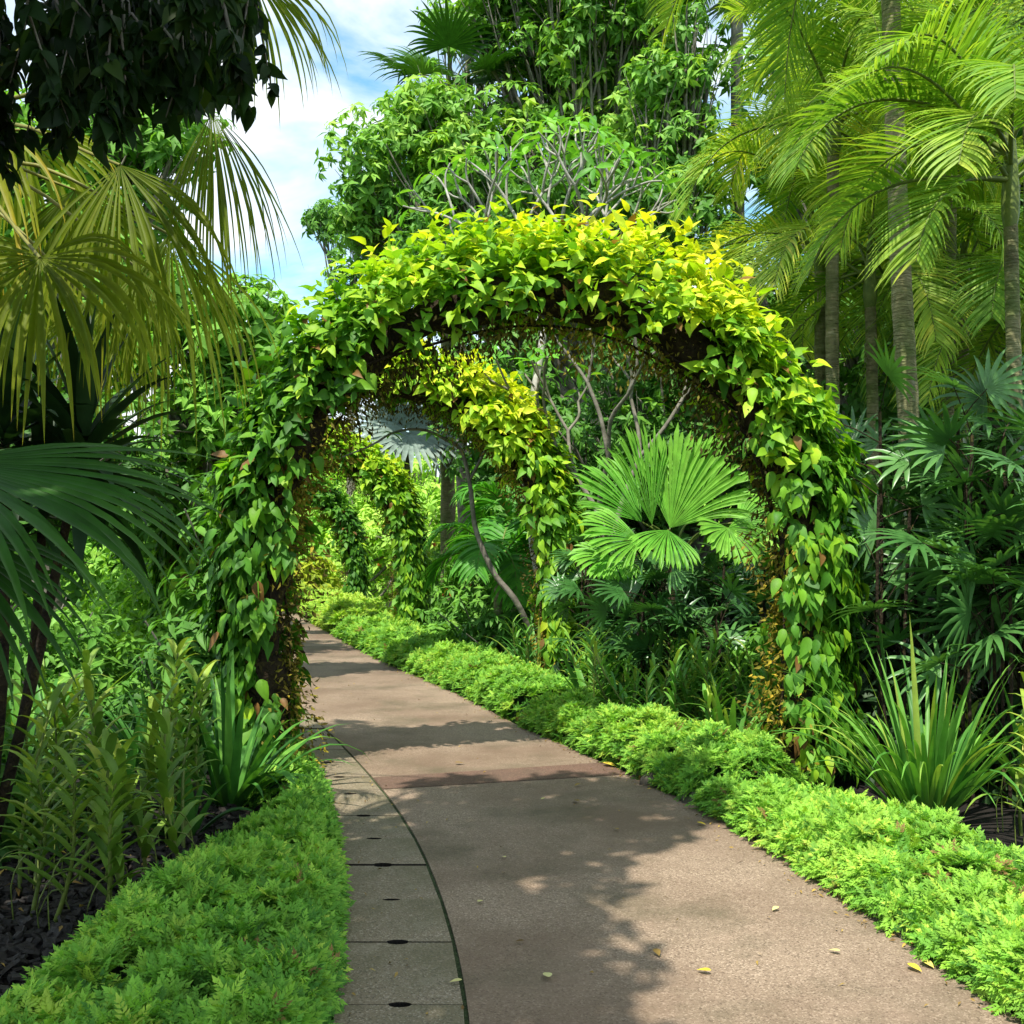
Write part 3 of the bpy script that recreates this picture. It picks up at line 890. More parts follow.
# middle palms
for lab, px, pyc, Y, tr, Lf, nfr, col, sd in [
    ('feather palm with yellow green fronds just above the right shoulder of the nearest arch', 834, 150, 11.6, .075, 2.2, 13, .58, 72),
    ('yellow green feather palm with plumes against the sky gap', 872, 110, 14.5, .09, 2.3, 13, .62, 73),
    ('feather palm between the two ringed trunks on the right', 945, 110, 12.5, .08, 2.5, 13, .6, 74),
    ('low feather palm behind the ringed trunk, bright fronds at arch height', 868, 300, 12.0, .07, 2.2, 13, .62, 75),
    ('feather palm deep on the right behind the lady palms', 1040, 330, 11.5, .08, 2.2, 12, .45, 76),
    ('low yellow green feather palm between the arch shoulder and the ringed trunk', 822, 265, 13.2, .08, 2.2, 13, .75, 78),
    ('low feather palm right of the ringed trunk, over the lady palms', 962, 300, 13.0, .08, 2.1, 13, .7, 79),
    ('young feather palm in the upper right corner', 1035, 40, 10.2, .09, 2.3, 12, .62, 77)]:
    c = at(px, pyc, Y)
    feather_palm(lab, [c[0] + .12, Y + .1, -.1], c, tr, ring(nfr, (1.25, -.45), Lf, sd, sd), sd, ll=.72, lw=.016, bend=1.35, col=col, ldroop=1.1)
# broad-leaflet palms seen under the arch
for lab, px, pyc, Y, sd in [('low broad leaved feather palm behind the leaning trunk inside the nearest arch', 498, 570, 15.2, 80), ('broad leaved feather palm left of the second arch leg', 515, 540, 17.0, 81)]:
    c = at(px, pyc, Y)
    feather_palm(lab, [c[0], Y, -.1], c, .07, ring(9, (1.2, .2), 1.4, sd, 1.1), sd, name='broad_feather_palm', mat='licuala', shaft=False, ll=.62, lw=.045, bend=1.7, col=.35, nl=24, ldroop=1.3, vee=.1)
# tall slim palm far behind in the sky gap
c = at(742, -90, 21)
feather_palm('tall slim grey palm trunk standing in the sky gap right of the big trees', [c[0], 21, -.1], c, .13, ring(12, (1.0, -.7), 2.6, 90), 90, bark='bark', ll=.8, lw=.03, bend=1.6, col=.3)
# fan palms high among the trees
for lab, px, pyc, Y, sd in [('fan palm crown showing between the tall background trees', 510, 60, 25, 91), ('small fan palm on the left side of the big tree crown', 448, 95, 24, 92), ('drooping skirted fan palm by the slim grey trunk', 792, -25, 22, 93)]:
    c = at(px, pyc, Y); r = np.random.default_rng(sd)
    lv = []
    for i in range(12):
        a = i * 2.4; e = 1.0 - i * .14
        d = np.array([math.cos(a) * math.cos(e), math.sin(a) * math.cos(e), math.sin(e)])
        lv.append((c + d * 1.1, d, UP + d * .2 + [0, -.3, 0], 1.2))
    fan_palm('background_fan_palm', lab, [c[0], Y, -.1], c, lv, 'darkfan', 'stalk', .16, sd, nseg=26, span=1.9, split=.5, droop=1.0, rnd=.45)


# lady palms: canes with finger leaves
def rhapis(label, base, ncane, H, spread, seed, col=.45, fl=.34, mat='rhapis', group=None):
    r = np.random.default_rng(seed)
    base = np.array([base[0], base[1], -.09])
    root = thing('lady_palm', label, 'palm', base, group)
    gs, gl = Geo(), Geo()
    for k in range(ncane):
        a = r.random() * 6.28; rad = spread * math.sqrt(r.random())
        q = base + np.array([math.cos(a) * rad, math.sin(a) * rad, 0])
        h = H * (.62 + .43 * r.random())
        top = q + np.array([r.normal() * .08, r.normal() * .08, h])
        tube(gs, smooth_pts([q, (q + top) / 2 + r.normal(size=3) * .03, top], 7), .013, 5)
        for j in range(8):
            b = r.random() * 6.28; e = .25 + .9 * r.random()
            st = top - UP * (.1 * j) * h / 1.2
            pd = norm(np.array([math.cos(b) * math.cos(e), math.sin(b) * math.cos(e), math.sin(e)]))
            hub = st + pd * (.24 + .2 * r.random())
            tube(gs, [st, (st + hub) / 2 + UP * .015, hub], .005, 4)
            nf = r.integers(7, 12)
            ax = norm(pd * [1, 1, .45] + G * .12); sd = norm(np.cross(ax, UP)); nn = np.cross(sd, ax)
            ro = r.normal() * .75; sd, nn = sd * math.cos(ro) + nn * math.sin(ro), nn * math.cos(ro) - sd * math.sin(ro)
            ph = np.linspace(-1.45, 1.45, nf)
            D = np.cos(ph)[:, None] * ax + np.sin(ph)[:, None] * sd
            strips(gl, np.repeat(hub[None], nf, 0), D, nn, fl * (.8 + .3 * r.random()) * (1 - .25 * (ph / 1.45) ** 2), .021, .55 + .5 * r.random(), 5, p_strap, .3, col + .2 * r.normal() + .05 * r.normal(size=nf))
    gs.build('cane', M['moss'], root)
    gl.build('foliage', M[mat], root)


rhapis('dense dark lady palm clump at the right, beside the ringed trunk', at(965, 700, 7.7), 26, 2.7, .75, 100, .8, .42)
rhapis('lady palm clump at the right picture edge below the near palm crown', at(1045, 700, 7.3), 20, 2.5, .6, 101, .75, .42)
rhapis('low dark lady palm beneath the ruffled fan palm', at(640, 700, 12.2), 22, 1.75, .9, 102, .5)
rhapis('dark lady palm close behind the right leg of the nearest arch', at(880, 700, 9.4), 18, 1.6, .7, 103, .3)
rhapis('small lady palm directly in front of the stem of the ruffled fan palm', at(672, 700, 10.6), 14, 1.25, .45, 106, .5)
rhapis('dark lady palm right of the ruffled fan palm', at(735, 680, 12.2), 18, 1.6, .7, 104, .4)
rhapis('shaded lady palm deep between the right trunks', at(990, 680, 10.2), 20, 2.2, .9, 105, .3)

# dark dracaena on the left
def dracaena(label, base, heads, seed, mat='dark'):
    r = np.random.default_rng(seed)
    base = np.asarray(base, float)
    root = thing('dracaena', label, 'dracaena', base)
    gs, gl = Geo(), Geo()
    for hd, n, L in heads:
        hd = np.asarray(hd, float)
        tube(gs, smooth_pts([base, base * .5 + hd * .5 + [r.normal() * .08, r.normal() * .05, 0], hd], 12), np.linspace(.034, .02, 12), 8, wob=.05)
        e = np.linspace(1.35, -.5, n) + r.normal(size=n) * .12; a = np.arange(n) * 2.4
        D = np.stack([np.cos(a) * np.cos(e), np.sin(a) * np.cos(e), np.sin(e)], 1)
        P = hd - UP * np.linspace(0, .28, n)[:, None]
        strips(gl, P, D, UP - D * .3, L * (.8 + .3 * r.random(n)), .042, .7 + .4 * r.random(n), 8, p_broad, .3, .45 + .2 * r.normal(size=n), dpow=1.2)
    gs.build('trunk', M['moss'], root)
    gl.build('foliage', M[mat], root)


b = at(-15, 700, 5.6)
dracaena('dark broad leaved dracaena behind the pleated frond on the left', [b[0], 5.6, -.1], [(at(84, 435, 5.0), 46, .66), (at(5, 415, 4.9), 36, .62), (at(-60, 470, 5.1), 28, .6), (at(45, 475, 5.2), 34, .55)], 110)

# ------------------------------------------------------------------ broadleaf trees
def tree(label, base, fork, tr, clumps, ntuft, size, mat, seed, name='broadleaf_tree', bark='bark', col=.45, tpl=None, group=None, cat='tree', down=.35):
    """clumps: (centre, radius)"""
    r = np.random.default_rng(seed)
    base = np.asarray(base, float); fork = np.asarray(fork, float)
    root = thing(name, label, cat, base, group)
    g = Geo()
    tp = smooth_pts([base, base * .5 + fork * .5 + [r.normal() * .1, r.normal() * .1, 0], fork], 14)
    tube(g, tp, tr * np.linspace(1.25, .75, 14), 10, wob=.05)
    gl = Geo()
    for i, (c, rad) in enumerate(clumps):
        c = np.asarray(c, float)
        s = fork - (fork - base) * (.35 * r.random())
        mid = s * .45 + c * .55 + [0, 0, -.12 * np.linalg.norm(c - s)] + r.normal(size=3) * .1
        lp = smooth_pts([s, mid, c], 9)
        tube(g, lp, np.linspace(tr * .42, tr * .08, 9), 6)
        for _ in range(3):
            e = c + rdir(1, r)[0] * rad * .8
            tube(g, [lp[-3], (lp[-3] + e) / 2 + r.normal(size=3) * .06, e], [tr * .14, tr * .09, tr * .03], 5)
        n = max(6, int(ntuft * (rad if np.ndim(rad) == 0 else np.mean(rad)) ** 2))
        d = rdir(n, r)
        q = c + d * (rad * (.35 + .65 * r.random(n) ** .5))[:, None] * [1, 1, .8]
        axis = norm(d * .75 + UP * .75 + [-.1, -.25, 0] + r.normal(size=(n, 3)) * .3)
        tone = r.normal() * .12
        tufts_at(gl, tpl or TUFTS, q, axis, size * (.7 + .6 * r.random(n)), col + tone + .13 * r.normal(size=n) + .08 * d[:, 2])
    g.build('trunk', M[bark], root)
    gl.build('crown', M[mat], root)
    return root


def blob(px, py, rx, ry, Y, n, rad, seed, dy=1.0):
    """n clump centres filling an upright ellipse seen at that pixel"""
    r = np.random.default_rng(seed)
    out = []
    while len(out) < n:
        u = r.uniform(-1, 1, 3)
        if u[0] ** 2 + u[1] ** 2 + u[2] ** 2 > 1: continue
        p = at(px + u[0] * rx, py + u[1] * ry, Y)
        p = p + np.array([0, u[2] * rx / F_PX * Y * dy, 0])
        out.append((p, rad * r.uniform(.7, 1.25)))
    return out


def bg_tree(label, px, Y, fork_py, tr, blobs, ntuft, size, mat, seed, col=.45, tpl=None, bark='bark', group=None):
    cl = []
    for j, (bx, by, rx, ry, n, rad) in enumerate(blobs): cl += blob(bx, by, rx, ry, Y, n, rad, seed * 10 + j)
    f = at(px, fork_py, Y)
    return tree(label, [f[0], Y, -.1], f, tr, cl, ntuft, size, mat, seed, col=col, tpl=tpl, bark=bark, group=group)


bg_tree('tall leafy tree left of centre, its crown edge against the open sky', 560, 22, 300, .16, [(415, 185, 70, 85, 46, .75), (385, 235, 45, 40, 14, .6), (448, 150, 55, 60, 22, .7)], 46, .22, 'tree', 120, .7)
bg_tree('small tree tip poking into the sky gap left of the tall tree', 352, 34, 300, .14, [(340, 222, 24, 18, 8, .6), (372, 280, 40, 40, 14, .9)], 40, .26, 'tree', 121, .4)
bg_tree('tallest leafy tree behind the crown of the nearest arch, trunk bare between leaf clumps', 613, 24, 190, .20, [(600, 40, 95, 75, 74, .8), (560, 160, 90, 50, 30, .8), (650, 150, 60, 60, 26, .8), (520, 20, 60, 60, 16, .75), (640, -30, 80, 40, 12, .8)], 40, .24, 'tree', 122, .7)
bg_tree('leafy tree right of the tallest tree, clumps edging the sky gap', 668, 21, 240, .2, [(672, 120, 45, 70, 26, .65), (690, 190, 40, 50, 16, .6), (690, 40, 32, 45, 9, .5)], 46, .22, 'tree', 123, .65)
bg_tree('dark leafy tree low behind the frangipani', 590, 20, 300, .2, [(590, 230, 120, 55, 40, .75), (480, 260, 80, 50, 20, .7)], 40, .22, 'tree', 124, .4)
bg_tree('feathery topped tree with thin bare twigs above the left tall crown', 470, 27, 130, .16, [(455, 30, 40, 40, 10, .7), (500, 0, 40, 40, 10, .7)], 26, .22, 'tree', 125, .45)
bg_tree('light green tree left of the arch behind the hanging fan fronds', 225, 13, 450, .13, [(235, 350, 45, 60, 26, .5), (215, 420, 45, 50, 20, .5), (160, 330, 50, 60, 16, .5)], 52, .19, 'treelight', 126, .2)
bg_tree('bright tree behind the left fan palm trunk', 60, 15, 400, .18, [(60, 240, 110, 130, 44, .8), (130, 150, 70, 80, 20, .8)], 40, .2, 'treelight', 127, .15)
bg_tree('shaded tree deep on the left bed', -20, 12, 480, .18, [(0, 440, 90, 120, 36, .7), (90, 480, 60, 70, 18, .6)], 44, .18, 'tree', 128, .25)
bg_tree('dark tree behind the right palms', 870, 19, 380, .25, [(860, 250, 130, 140, 60, .95), (800, 120, 70, 80, 16, .85)], 34, .24, 'tree', 129, .35)
bg_tree('dark tree at the far right behind the lady palms', 1010, 16, 420, .25, [(1010, 330, 110, 200, 70, .8), (1000, 100, 110, 140, 40, .85)], 38, .22, 'tree', 130, .2)
bg_tree('dark tree filling the right gap under the palms', 940, 13.5, 560, .16, [(930, 500, 90, 100, 40, .6), (850, 470, 60, 90, 20, .5)], 46, .17, 'tree', 131, .18)
bg_tree('shaded tree behind the ruffled fan palm', 690, 15.5, 520, .16, [(680, 430, 110, 90, 46, .65), (600, 480, 70, 90, 24, .6)], 44, .18, 'tree', 132, .25)
bg_tree('dark tree behind the second arch leg', 560, 19, 480, .16, [(540, 470, 70, 90, 36, .75), (500, 400, 60, 60, 20, .7)], 40, .2, 'tree', 133, .3)
bg_tree('sunlit tree beyond the third arch', 420, 34, 520, .18, [(420, 500, 60, 70, 36, .85), (380, 560, 50, 50, 16, .8)], 40, .22, 'treelight', 134, .9)
bg_tree('pale sunlit tree at the end of the path', 300, 40, 520, .22, [(305, 520, 40, 60, 36, 1.1), (270, 470, 40, 50, 20, 1.1)], 34, .26, 'treelight', 135, .9)
bg_tree('bright tree behind the left leg of the nearest arch', 175, 24, 520, .2, [(180, 480, 50, 80, 36, .9), (120, 540, 60, 60, 26, .9)], 38, .24, 'treelight', 136, .35)
bg_tree('far green tree between the arch leg and the path end', 240, 33, 520, .2, [(235, 540, 40, 50, 26, 1.0), (220, 460, 35, 50, 18, 1.0)], 38, .25, 'treelight', 137, .85)

# big tree over the camera: its low branch darkens the upper left and its crown shades the foreground
SUN_EL, SUN_AZ = math.radians(62), (-.35, -.937)
S = np.array([SUN_AZ[0] * math.cos(SUN_EL), SUN_AZ[1] * math.cos(SUN_EL), math.sin(SUN_EL)])
def over(x, y, h): return np.array([x, y, 0]) + S * (h / S[2])
cl = []
r = np.random.default_rng(140)
for yy in np.arange(2.6, 7.5, .42):
    xb = np.interp(yy, [2.6, 3.2, 3.6, 4.1, 4.4, 4.8, 5.3, 5.7, 6.1, 6.5, 7.5], [.45, .55, .55, .55, .40, .22, .30, .55, .95, 1.3, 1.2])
    for xx in np.arange(-1.1 if yy < 6 else -.3, xb, .42):
        if r.random() < .06: continue
        cl.append((over(xx + r.normal() * .07, yy + r.normal() * .07, r.uniform(5.9, 6.7)), .40))
for x, y, h, rad in [(-3.4, 6.0, 6.0, 1.0), (-2.4, 4.8, 6.0, .7), (-3.6, 4.4, 6.2, 1.0), (-1.6, 9.6, 7.2, .6), (-4.2, 7.4, 6.6, .9)]:
    cl.append((over(x, y, h), rad))
tree('large dark leaved tree overhanging the upper left corner and shading the foreground', [-5.0, 1.2, -.1], [-4.2, 1.8, 4.2], .30, cl, 150, .19, 'tree', 140, name='overhanging_tree', bark='bark', col=.2, tpl=TUFTS)
root = [o for o in C.objects if o.name.startswith('overhanging_tree')][0]
# its hanging twigs in view
g, gt = Geo(), Geo()
hubs = []
for i in range(105):
    px = r.uniform(-90, 240); py = r.uniform(-130, 30)
    low = 190 - 95 * max(0, px / 235) if px < 150 else 120
    Y = r.uniform(3.1, 4.2)
    a = at(px, py, Y); ln = max(40, (low * r.uniform(.4, 1.0) - py))
    e = at(px + r.normal() * 14, py + ln, Y)
    mid = (a + e) / 2 + r.normal(size=3) * .06
    st = smooth_pts([a, mid, e], 9)
    tube(gt, st, np.linspace(.007, .002, 9), 4)
    n = 14 + int(ln / 5)
    t = r.random(n) ** .8
    P = np.stack([np.interp(t, np.linspace(0, 1, 9), st[:, k]) for k in range(3)], 1)
    h = rdir(n, r) * [1, 1, .3]
    scatter(g, OVATE, P, norm(h * .95 + G * .75), norm(h + r.normal(size=(n, 3)) * .5), (.045 + .06 * r.random(n)), .35 + .22 * r.normal(size=n))
    hubs.append(a)
hubs = np.array(hubs)
for k in range(6):
    s0 = np.array([-4.2, 1.8, 4.2]); h = hubs[k * 15]
    tube(gt, smooth_pts([s0, s0 * .4 + h * .6 + UP * .35, h], 14), np.linspace(.06, .012, 14), 6)
gt.build('hanging_branch', M['bark'], root)
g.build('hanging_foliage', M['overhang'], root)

# frangipanis with bare forked limbs
def frangipani(label, base, seed, levels, lens, d0, spread, rad, nleaf, ll, name='frangipani_tree', bark='paletrunk'):
    r = np.random.default_rng(seed)
    base = np.asarray(base, float)
    root = thing(name, label, 'tree', base)
    g, gl = Geo(), Geo()
    ends = []
    def grow(p, d, lv, rr):
        L = lens[lv] * r.uniform(.8, 1.2)
        q = p + d * L
        mid = (p + q) / 2 + r.normal(size=3) * .06 * L
        tube(g, smooth_pts([p, mid, q], 7), np.linspace(rr, rr * .8, 7), 7)
        if lv == levels - 1:
            ends.append((q, d)); return
        k = 2 + (r.random() < .45)
        a0 = r.random() * 6.28
        s1 = norm(np.cross(d, [.2, .9, .3])); s2 = np.cross(d, s1)
        for i in range(k):
            a = a0 + i * 6.283 / k
            grow(q, norm(d + (s1 * math.cos(a) + s2 * math.sin(a)) * spread + UP * .18), lv + 1, rr * .74)
    grow(base, norm(np.asarray(d0, float)), 0, rad)
    for q, d in ends:
        n = int(nleaf * r.uniform(.5, 1.2))
        a = np.arange(n) * 2.4
        s1 = norm(np.cross(d, [.2, .9, .3])); s2 = np.cross(d, s1)
        o = np.cos(a)[:, None] * s1 + np.sin(a)[:, None] * s2
        scatter(gl, LANCE, q + o * .02, norm(o * .9 + d * .55 + r.normal(size=(n, 3)) * .15), d + o * .1, ll * r.uniform(.7, 1.15, n), .5 + .2 * r.normal(size=n))
    g.build('trunk', M[bark], root)
    gl.build('crown', M['frangi'], root)


frangipani('pale forked frangipani whose bare limbs fan out above the crown of the nearest arch', [.62, 14.0, -.1], 151, 6, [4.8, .9, .7, .55, .45, .35], (-.04, 0, 1), .58, .066, 4, .28)
frangipani('grey frangipani with twisting limbs framed inside the nearest arch', [1.35, 13.2, -.1], 153, 5, [1.5, 1.2, .9, .6, .4], (-.05, 0, 1), .5, .055, 5, .3, bark='bark')

# leaning bare trunk in front of the second arch leg
root = thing('leaning_tree', 'thin leaning grey trunk curving across the opening of the nearest arch', 'tree', gp(545, 677) + [.1, .3, -.1])
g = Geo()
Y = 13.9
tp = smooth_pts([gp(545, 677) + [.1, .3, -.1], at(520, 608, Y), at(494, 573, Y), at(476, 530, Y), at(470, 485, Y), at(461, 450, Y), at(444, 438, Y)], 26)
tube(g, tp, np.linspace(.045, .024, 26), 8, wob=.08)
b1 = smooth_pts([at(456, 445, Y), at(425, 430, Y), at(395, 432, Y), at(372, 445, Y - .3), at(340, 458, Y - .3)], 14); tube(g, b1, np.linspace(.025, .01, 14), 6)
b2 = smooth_pts([at(470, 480, Y), at(490, 440, Y), at(497, 415, Y + .2)], 10); tube(g, b2, np.linspace(.022, .01, 10), 6)
g.build('trunk', M['bark'], root)
g = Geo()
for q in (b1[-1], b2[-1], b1[7], tp[-1]):
    n = 6; h = rdir(n, r)
    scatter(g, LANCE, np.repeat(q[None], n, 0), norm(h + UP * .4), UP + h * .1, .2, .5 + .2 * r.normal(size=n))
g.build('crown', M['frangi'], root)

# ------------------------------------------------------------------ shrubs
def shrub(label, base, rad, H, n, size, mat, seed, col=.45, tpl=None, group=None, flowers=0, name='leafy_shrub'):
    r = np.random.default_rng(seed)
    base = np.array([base[0], base[1], -.09])
    root = thing(name, label, 'shrub', base, group)
    g = Geo()
    for k in range(7):
        e = base + np.array([r.normal() * rad * .4, r.normal() * rad * .4, H * r.uniform(.5, .9)])
        tube(g, smooth_pts([base + r.normal(size=3) * [.05, .05, 0], base * .4 + e * .6 + r.normal(size=3) * .06, e], 7), np.linspace(.02, .008, 7), 5)
    g.build('stem', M['bark'], root)
    d = rdir(n, r); d[:, 2] = np.abs(d[:, 2]) * 1.0 - .1
    lump = 1 + .22 * np.sin(d[:, 0] * 5 + seed) * np.sin(d[:, 1] * 4 + d[:, 2] * 6)
    q = base + d * [rad, rad, H] * (lump * (.4 + .6 * r.random(n) ** .45))[:, None]
    q[:, 2] = np.maximum(q[:, 2], .02)
    g = Geo()
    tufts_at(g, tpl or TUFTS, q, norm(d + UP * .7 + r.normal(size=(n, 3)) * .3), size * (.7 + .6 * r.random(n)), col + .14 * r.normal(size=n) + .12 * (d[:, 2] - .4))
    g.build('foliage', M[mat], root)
    if flowers:
        f = rdir(flowers, r); f[:, 2] = np.abs(f[:, 2]) + .3; f = norm(f); f[:, 1] = -np.abs(f[:, 1])
        g = Geo(); tufts_at(g, TUFTS, base + f * [rad, rad, H * 1.05], norm(f + UP), .14, r.random(flowers))
        g.build('blossom', M['red'], root)


shrub('yellow green shrub at the bend where the path disappears', at(300, 600, 33), 1.7, 1.9, 420, .3, 'yellow', 160, .12)
shrub('rounded yellow bush past the farthest arch', at(318, 600, 36), 1.5, 1.6, 320, .3, 'yellow', 161, .35)
shrub('green shrub with red blossoms beyond the farthest arch', at(325, 590, 38), 2.2, 4.0, 420, .32, 'treelight', 162, .4, flowers=14)
shrub('green shrub with orange red blossoms behind the third arch leg', (-1.75, 24.5), 1.1, 2.0, 380, .2, 'tree', 163, .5, flowers=7)
shrub('shrub between the third arch leg and the second arch', (-.6, 19.5), 1.1, 2.0, 420, .18, 'tree', 164, .45)
shrub('leafy bush at the foot of the third arch leg', (-1.2, 17.2), .6, .7, 360, .15, 'tree', 165, .5)
shrub('dark leafy bush behind the second arch leg', (.0, 15.0), 1.0, 1.2, 420, .16, 'tree', 166, .2, TUFT_L)
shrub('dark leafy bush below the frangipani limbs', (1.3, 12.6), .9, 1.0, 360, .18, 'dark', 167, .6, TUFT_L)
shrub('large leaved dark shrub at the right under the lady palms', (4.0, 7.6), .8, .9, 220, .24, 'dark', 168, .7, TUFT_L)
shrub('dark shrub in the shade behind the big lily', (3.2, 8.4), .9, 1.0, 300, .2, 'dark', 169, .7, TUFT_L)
shrub('light shrub deep in the left bed', (-5.0, 11.0), 1.2, 1.5, 480, .15, 'tree', 170, .5)
shrub('yellow tinted shrub far behind the left arch leg', (-6.4, 18.5), 1.4, 3.4, 460, .2, 'treelight', 171, .3)
shrub('shaded shrub under the pleated frond on the left', (-3.3, 5.9), .7, .75, 320, .13, 'tree', 172, .2)
shrub('dark shrub at the left picture edge', (-4.2, 6.4), 1.0, 1.2, 420, .14, 'tree', 173, .15)
shrub('fine leaved shrub between the left orchids and the arch leg', (-2.75, 9.0), .7, 1.3, 380, .13, 'tree', 174, .3)
shrub('broad leaved shrub wrapped behind the left leg of the nearest arch', (-2.45, 8.6), .5, 2.6, 420, .17, 'tree', 175, .35, TUFT_L)
shrub('green shrub behind the left bed beside the path', (-4.4, 13.5), 1.1, 1.6, 420, .17, 'treelight', 176, .4)
shrub('ferny green shrub behind the right orchids', (2.9, 10.0), 1.0, 1.1, 360, .17, 'tree', 177, .3)

# far woods closing the view
r = np.random.default_rng(190)
g = Geo()
n = 9000
ang = r.uniform(-.75, .75, n)
dist = r.uniform(42, 60, n)
prof = 6.0 + 2.2 * np.sin(ang * 9 + 1) + 1.4 * np.sin(ang * 23) + 4.0 * (ang > .05)
z = prof * r.random(n) ** .7
tufts_at(g, TUFTS, np.stack([np.sin(ang) * dist, np.cos(ang) * dist, z], 1), norm(UP + r.normal(size=(n, 3)) * .5), .75 + .5 * r.random(n), .65 + .18 * r.normal(size=n) + .1 * np.sin(ang * 31))
tag(g.build('far_woods', M['treelight']), 'far off mass of light green woods behind the garden', 'woods', kind='stuff')

# ------------------------------------------------------------------ small things on the path
r = np.random.default_rng(200)
FL = [  # px, py, size, tone, label
    (603, 766, .13, .72, 'yellow fallen leaf at the right end of the red band'),
    (697, 825, .06, .66, 'small yellow fallen leaf in the shade on the path middle'),
    (549, 982, .07, 1.0, 'pale cream fallen leaf lying near the bottom of the path'),
    (711, 975, .06, .7, 'small golden fallen leaf on the sunlit path'),
    (908, 968, .07, .7, 'yellow fallen leaf, left of a pair at the bottom right'),
    (922, 964, .07, .8, 'paler fallen leaf, right of a pair at the bottom right'),
    (895, 927, .07, .62, 'orange fallen leaf touching the right ground cover'),
    (778, 910, .05, .95, 'cream fallen leaf in the middle of the sunlit path'),
    (578, 804, .08, .18, 'brown curled fallen leaf just before the red band'),
    (580, 786, .06, .3, 'dry brown fallen leaf near the red band'),
    (545, 800, .04, .9, 'tiny pale fallen leaf before the red band'),
    (524, 944, .04, .05, 'dark speck of a fallen leaf on the shaded path'),
    (505, 860, .04, .95, 'small white fallen leaf on the shaded path'),
    (478, 905, .045, .95, 'small pale fallen leaf left of the shaded path middle'),
    (655, 953, .06, .2, 'brown fallen leaf on the shade line at the bottom'),
    (650, 788, .04, .25, 'brown fallen leaf crumb beyond the shade line'),
    (840, 955, .05, .95, 'cream fallen leaf on the lower sunlit path'),
    (686, 795, .09, .7, 'yellow fallen leaf tucked under the mounded ground cover'),
    (730, 812, .07, .6, 'orange fallen leaf on the path edge by the arch leg'),
    (455, 765, .08, .25, 'brown fallen leaf just behind the red band'),
    (618, 832, .05, .3, 'small brown fallen leaf in the shaded middle of the path'),
    (462, 984, .05, .95, 'pale leaf fragment on the mossy joint'),
    (512, 715, .10, .75, 'yellow fallen leaf by the second mound of ground cover')]
for px, py, s, tone, lab in FL:
    p = gp(px, py) + [0, 0, .006]
    g = Geo()
    a = r.random() * 6.28
    tV, tF = OVATE
    V = tV * [1, 1, .35] * s
    V[:, 2] += -V[:, 2].min() + .004 + .15 * V[:, 0] ** 2 / s
    ca, sa = math.cos(a), math.sin(a)
    V = np.stack([V[:, 0] * ca - V[:, 1] * sa, V[:, 0] * sa + V[:, 1] * ca, V[:, 2]], 1) + p
    g.add(V, tF, np.full(len(V), tone))
    tag(g.build('fallen_leaf', M['fallen'], origin=p), lab, 'fallen leaf', 'fallen leaves on the path')

# crumbs of leaf and twig that collect along the path edges
n = 900
y = 2.6 + 13 * r.random(n) ** 1.3
right = r.random(n) < .7
x = np.where(right, xr(y) - np.abs(r.normal(size=n)) * .09, xg(y) - .30 + r.normal(size=n) * .14)
sprd = r.random(n) < .12
x = np.where(sprd, xg(y) + (xr(y) - xg(y)) * r.random(n), x)
g = Geo()
scatter(g, SMALL, np.stack([x, y, np.full(n, .012)], 1), rdir(n, r) * [1, 1, .1], UP + r.normal(size=(n, 3)) * .35, .012 + .022 * r.random(n), .05 + .45 * r.random(n) ** 1.5)
m_ = 260
scatter(g, SMALL, np.stack([-3.0 + 2.0 * r.random(m_), 2.6 + 4.2 * r.random(m_), np.full(m_, -.015)], 1), rdir(m_, r) * [1, 1, .15], UP + r.normal(size=(m_, 3)) * .4, .02 + .05 * r.random(m_), .1 + .45 * r.random(m_) ** 1.5)
tag(g.build('leaf_litter', M['fallen']), 'brown leaf crumbs and twigs along the path edges and on the mulch', 'litter', kind='stuff')

# half-buried stones along the right edge
ico = None
for px, py, s, lab in [(722, 905, 0, ''), (700, 800, .13, 'dark mossy edging stone under the mounded ground cover'), (712, 782, .15, 'larger edging stone before the arch leg'), (905, 935, .12, 'edging stone peeping from the near right ground cover'), (925, 918, .11, 'rough edging stone at the lower right'), (770, 832, .12, 'low edging stone at the gap between ground cover mounds'), (655, 775, .1, 'small edging stone beside the red band')]:
    if not s: continue
    c = gp(px, py)
    c = np.array([xr(c[1]) + .10, c[1], -.02])
    th, ph = np.meshgrid(np.linspace(0, 2 * np.pi, 14, endpoint=False), np.linspace(.02, np.pi - .02, 9))
    nrm = np.stack([np.cos(th) * np.sin(ph), np.sin(th) * np.sin(ph), np.cos(ph)], -1)
    bump = 1 + .18 * np.sin(nrm[..., 0] * 4 + px) * np.sin(nrm[..., 1] * 5) + .06 * r.normal(size=th.shape)
    V = c + nrm * (s * bump)[..., None] * [1, 1.2, .95]
    f = [[i * 14 + j, i * 14 + (j + 1) % 14, (i + 1) * 14 + (j + 1) % 14, (i + 1) * 14 + j] for i in range(8) for j in range(14)]
    g = Geo(); g.add(V.reshape(-1, 3), f)
    tag(g.build('edging_stone', M['rock'], origin=c), lab, 'stone', 'edging stones')

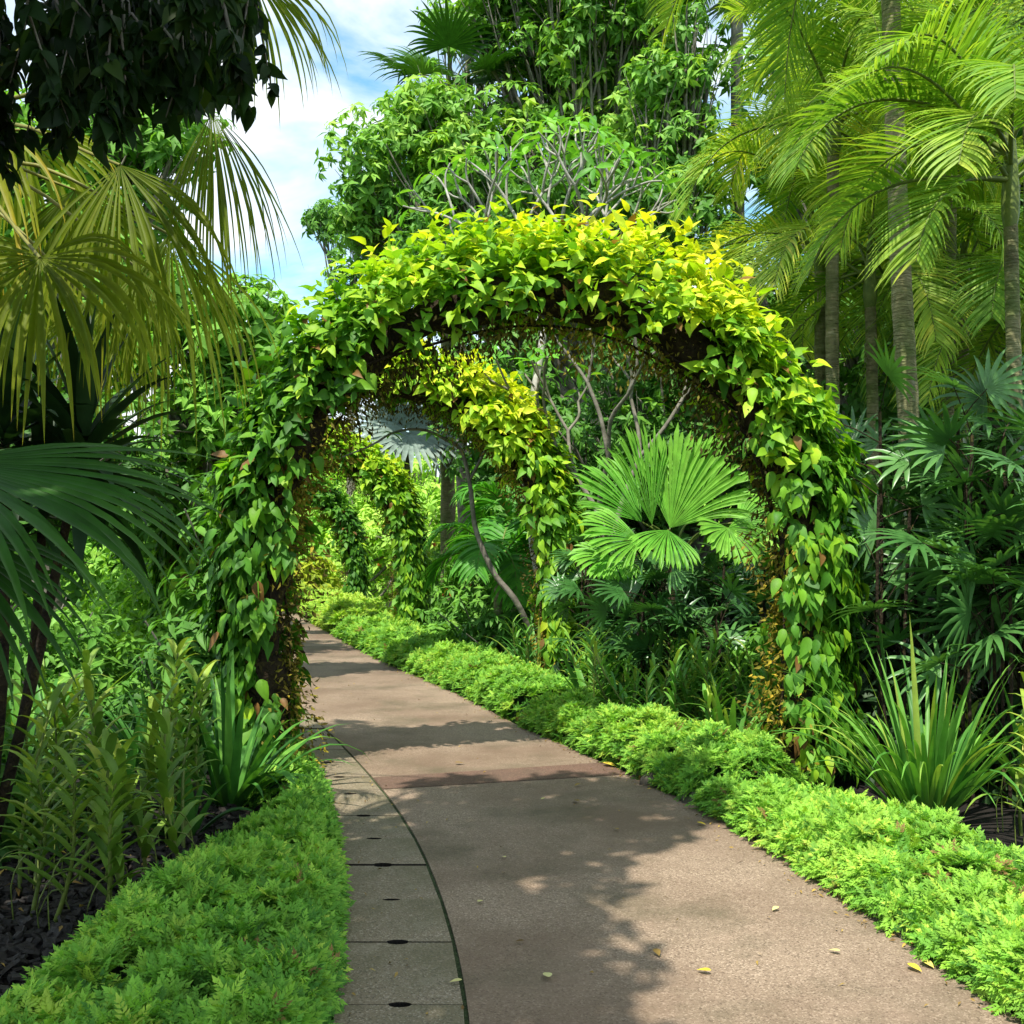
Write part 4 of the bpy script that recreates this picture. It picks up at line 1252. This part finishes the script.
# ------------------------------------------------------------------ sky, sun, camera
w = bpy.data.worlds.new('World')
bpy.context.scene.world = w
w.use_nodes = True
nt = w.node_tree
nt.nodes.clear()
out = nt.nodes.new('ShaderNodeOutputWorld')
bg = nt.nodes.new('ShaderNodeBackground')
sky = nt.nodes.new('ShaderNodeTexSky')
sky.sky_type = 'NISHITA'
sky.sun_disc = False
sky.sun_elevation = SUN_EL
sky.sun_rotation = math.atan2(SUN_AZ[0], SUN_AZ[1])
sky.air_density = 1.0
sky.dust_density = 0.6
tc = nt.nodes.new('ShaderNodeTexCoord')
mp = nt.nodes.new('ShaderNodeMapping')
mp.inputs['Scale'].default_value = (1.0, 1.0, 2.2)
mp.inputs['Location'].default_value = (0.35, 0.1, 0.15)
nt.links.new(tc.outputs['Generated'], mp.inputs[0])
nz = nt.nodes.new('ShaderNodeTexNoise')
nz.inputs['Scale'].default_value = 3.2
nz.inputs['Detail'].default_value = 7
nz.inputs['Roughness'].default_value = .55
nz.inputs['Distortion'].default_value = .4
nt.links.new(mp.outputs[0], nz.inputs['Vector'])
mr = nt.nodes.new('ShaderNodeMapRange')
mr.inputs['From Min'].default_value = .39
mr.inputs['From Max'].default_value = .56
nt.links.new(nz.outputs['Fac'], mr.inputs['Value'])
mx = nt.nodes.new('ShaderNodeMix')
mx.data_type = 'RGBA'
nt.links.new(mr.outputs[0], mx.inputs['Factor'])
tint = nt.nodes.new('ShaderNodeVectorMath'); tint.operation = 'MULTIPLY'; tint.inputs[1].default_value = (.85, 1.2, 1.15)
nt.links.new(sky.outputs[0], tint.inputs[0])
nt.links.new(tint.outputs[0], mx.inputs['A'])
mx.inputs['B'].default_value = (5.0, 5.2, 5.3, 1)
nt.links.new(mx.outputs['Result'], bg.inputs[0])
bg.inputs[1].default_value = 0.15
nt.links.new(bg.outputs[0], out.inputs[0])

sd = bpy.data.lights.new('sun', 'SUN')
sd.energy = 4.3
sd.angle = math.radians(.55)
sd.color = (1.0, .95, .86)
so = bpy.data.objects.new('sun', sd)
C.objects.link(so)
import mathutils
so.rotation_euler = mathutils.Vector(tuple(S)).to_track_quat('Z', 'Y').to_euler()
so.location = (0, 0, 30)

cam = bpy.data.cameras.new('camera')
cam.sensor_width = 36
cam.lens = 36 * F_PX / 1024
cam.shift_y = (HOR - 512) / 1024
cam.clip_start = .05
cam.clip_end = 2000
co = bpy.data.objects.new('camera', cam)
C.objects.link(co)
co.location = (0, 0, EYE)
co.rotation_euler = (math.radians(90), 0, 0)
sc = bpy.context.scene
sc.camera = co
sc.view_settings.view_transform = 'Standard'
sc.view_settings.look = 'None'
sc.view_settings.exposure = 0.84
sc.view_settings.gamma = 1
sc.cycles.max_bounces = 6
sc.cycles.diffuse_bounces = 3
sc.cycles.glossy_bounces = 2
sc.cycles.transmission_bounces = 3
sc.cycles.caustics_reflective = False
sc.cycles.caustics_refractive = False
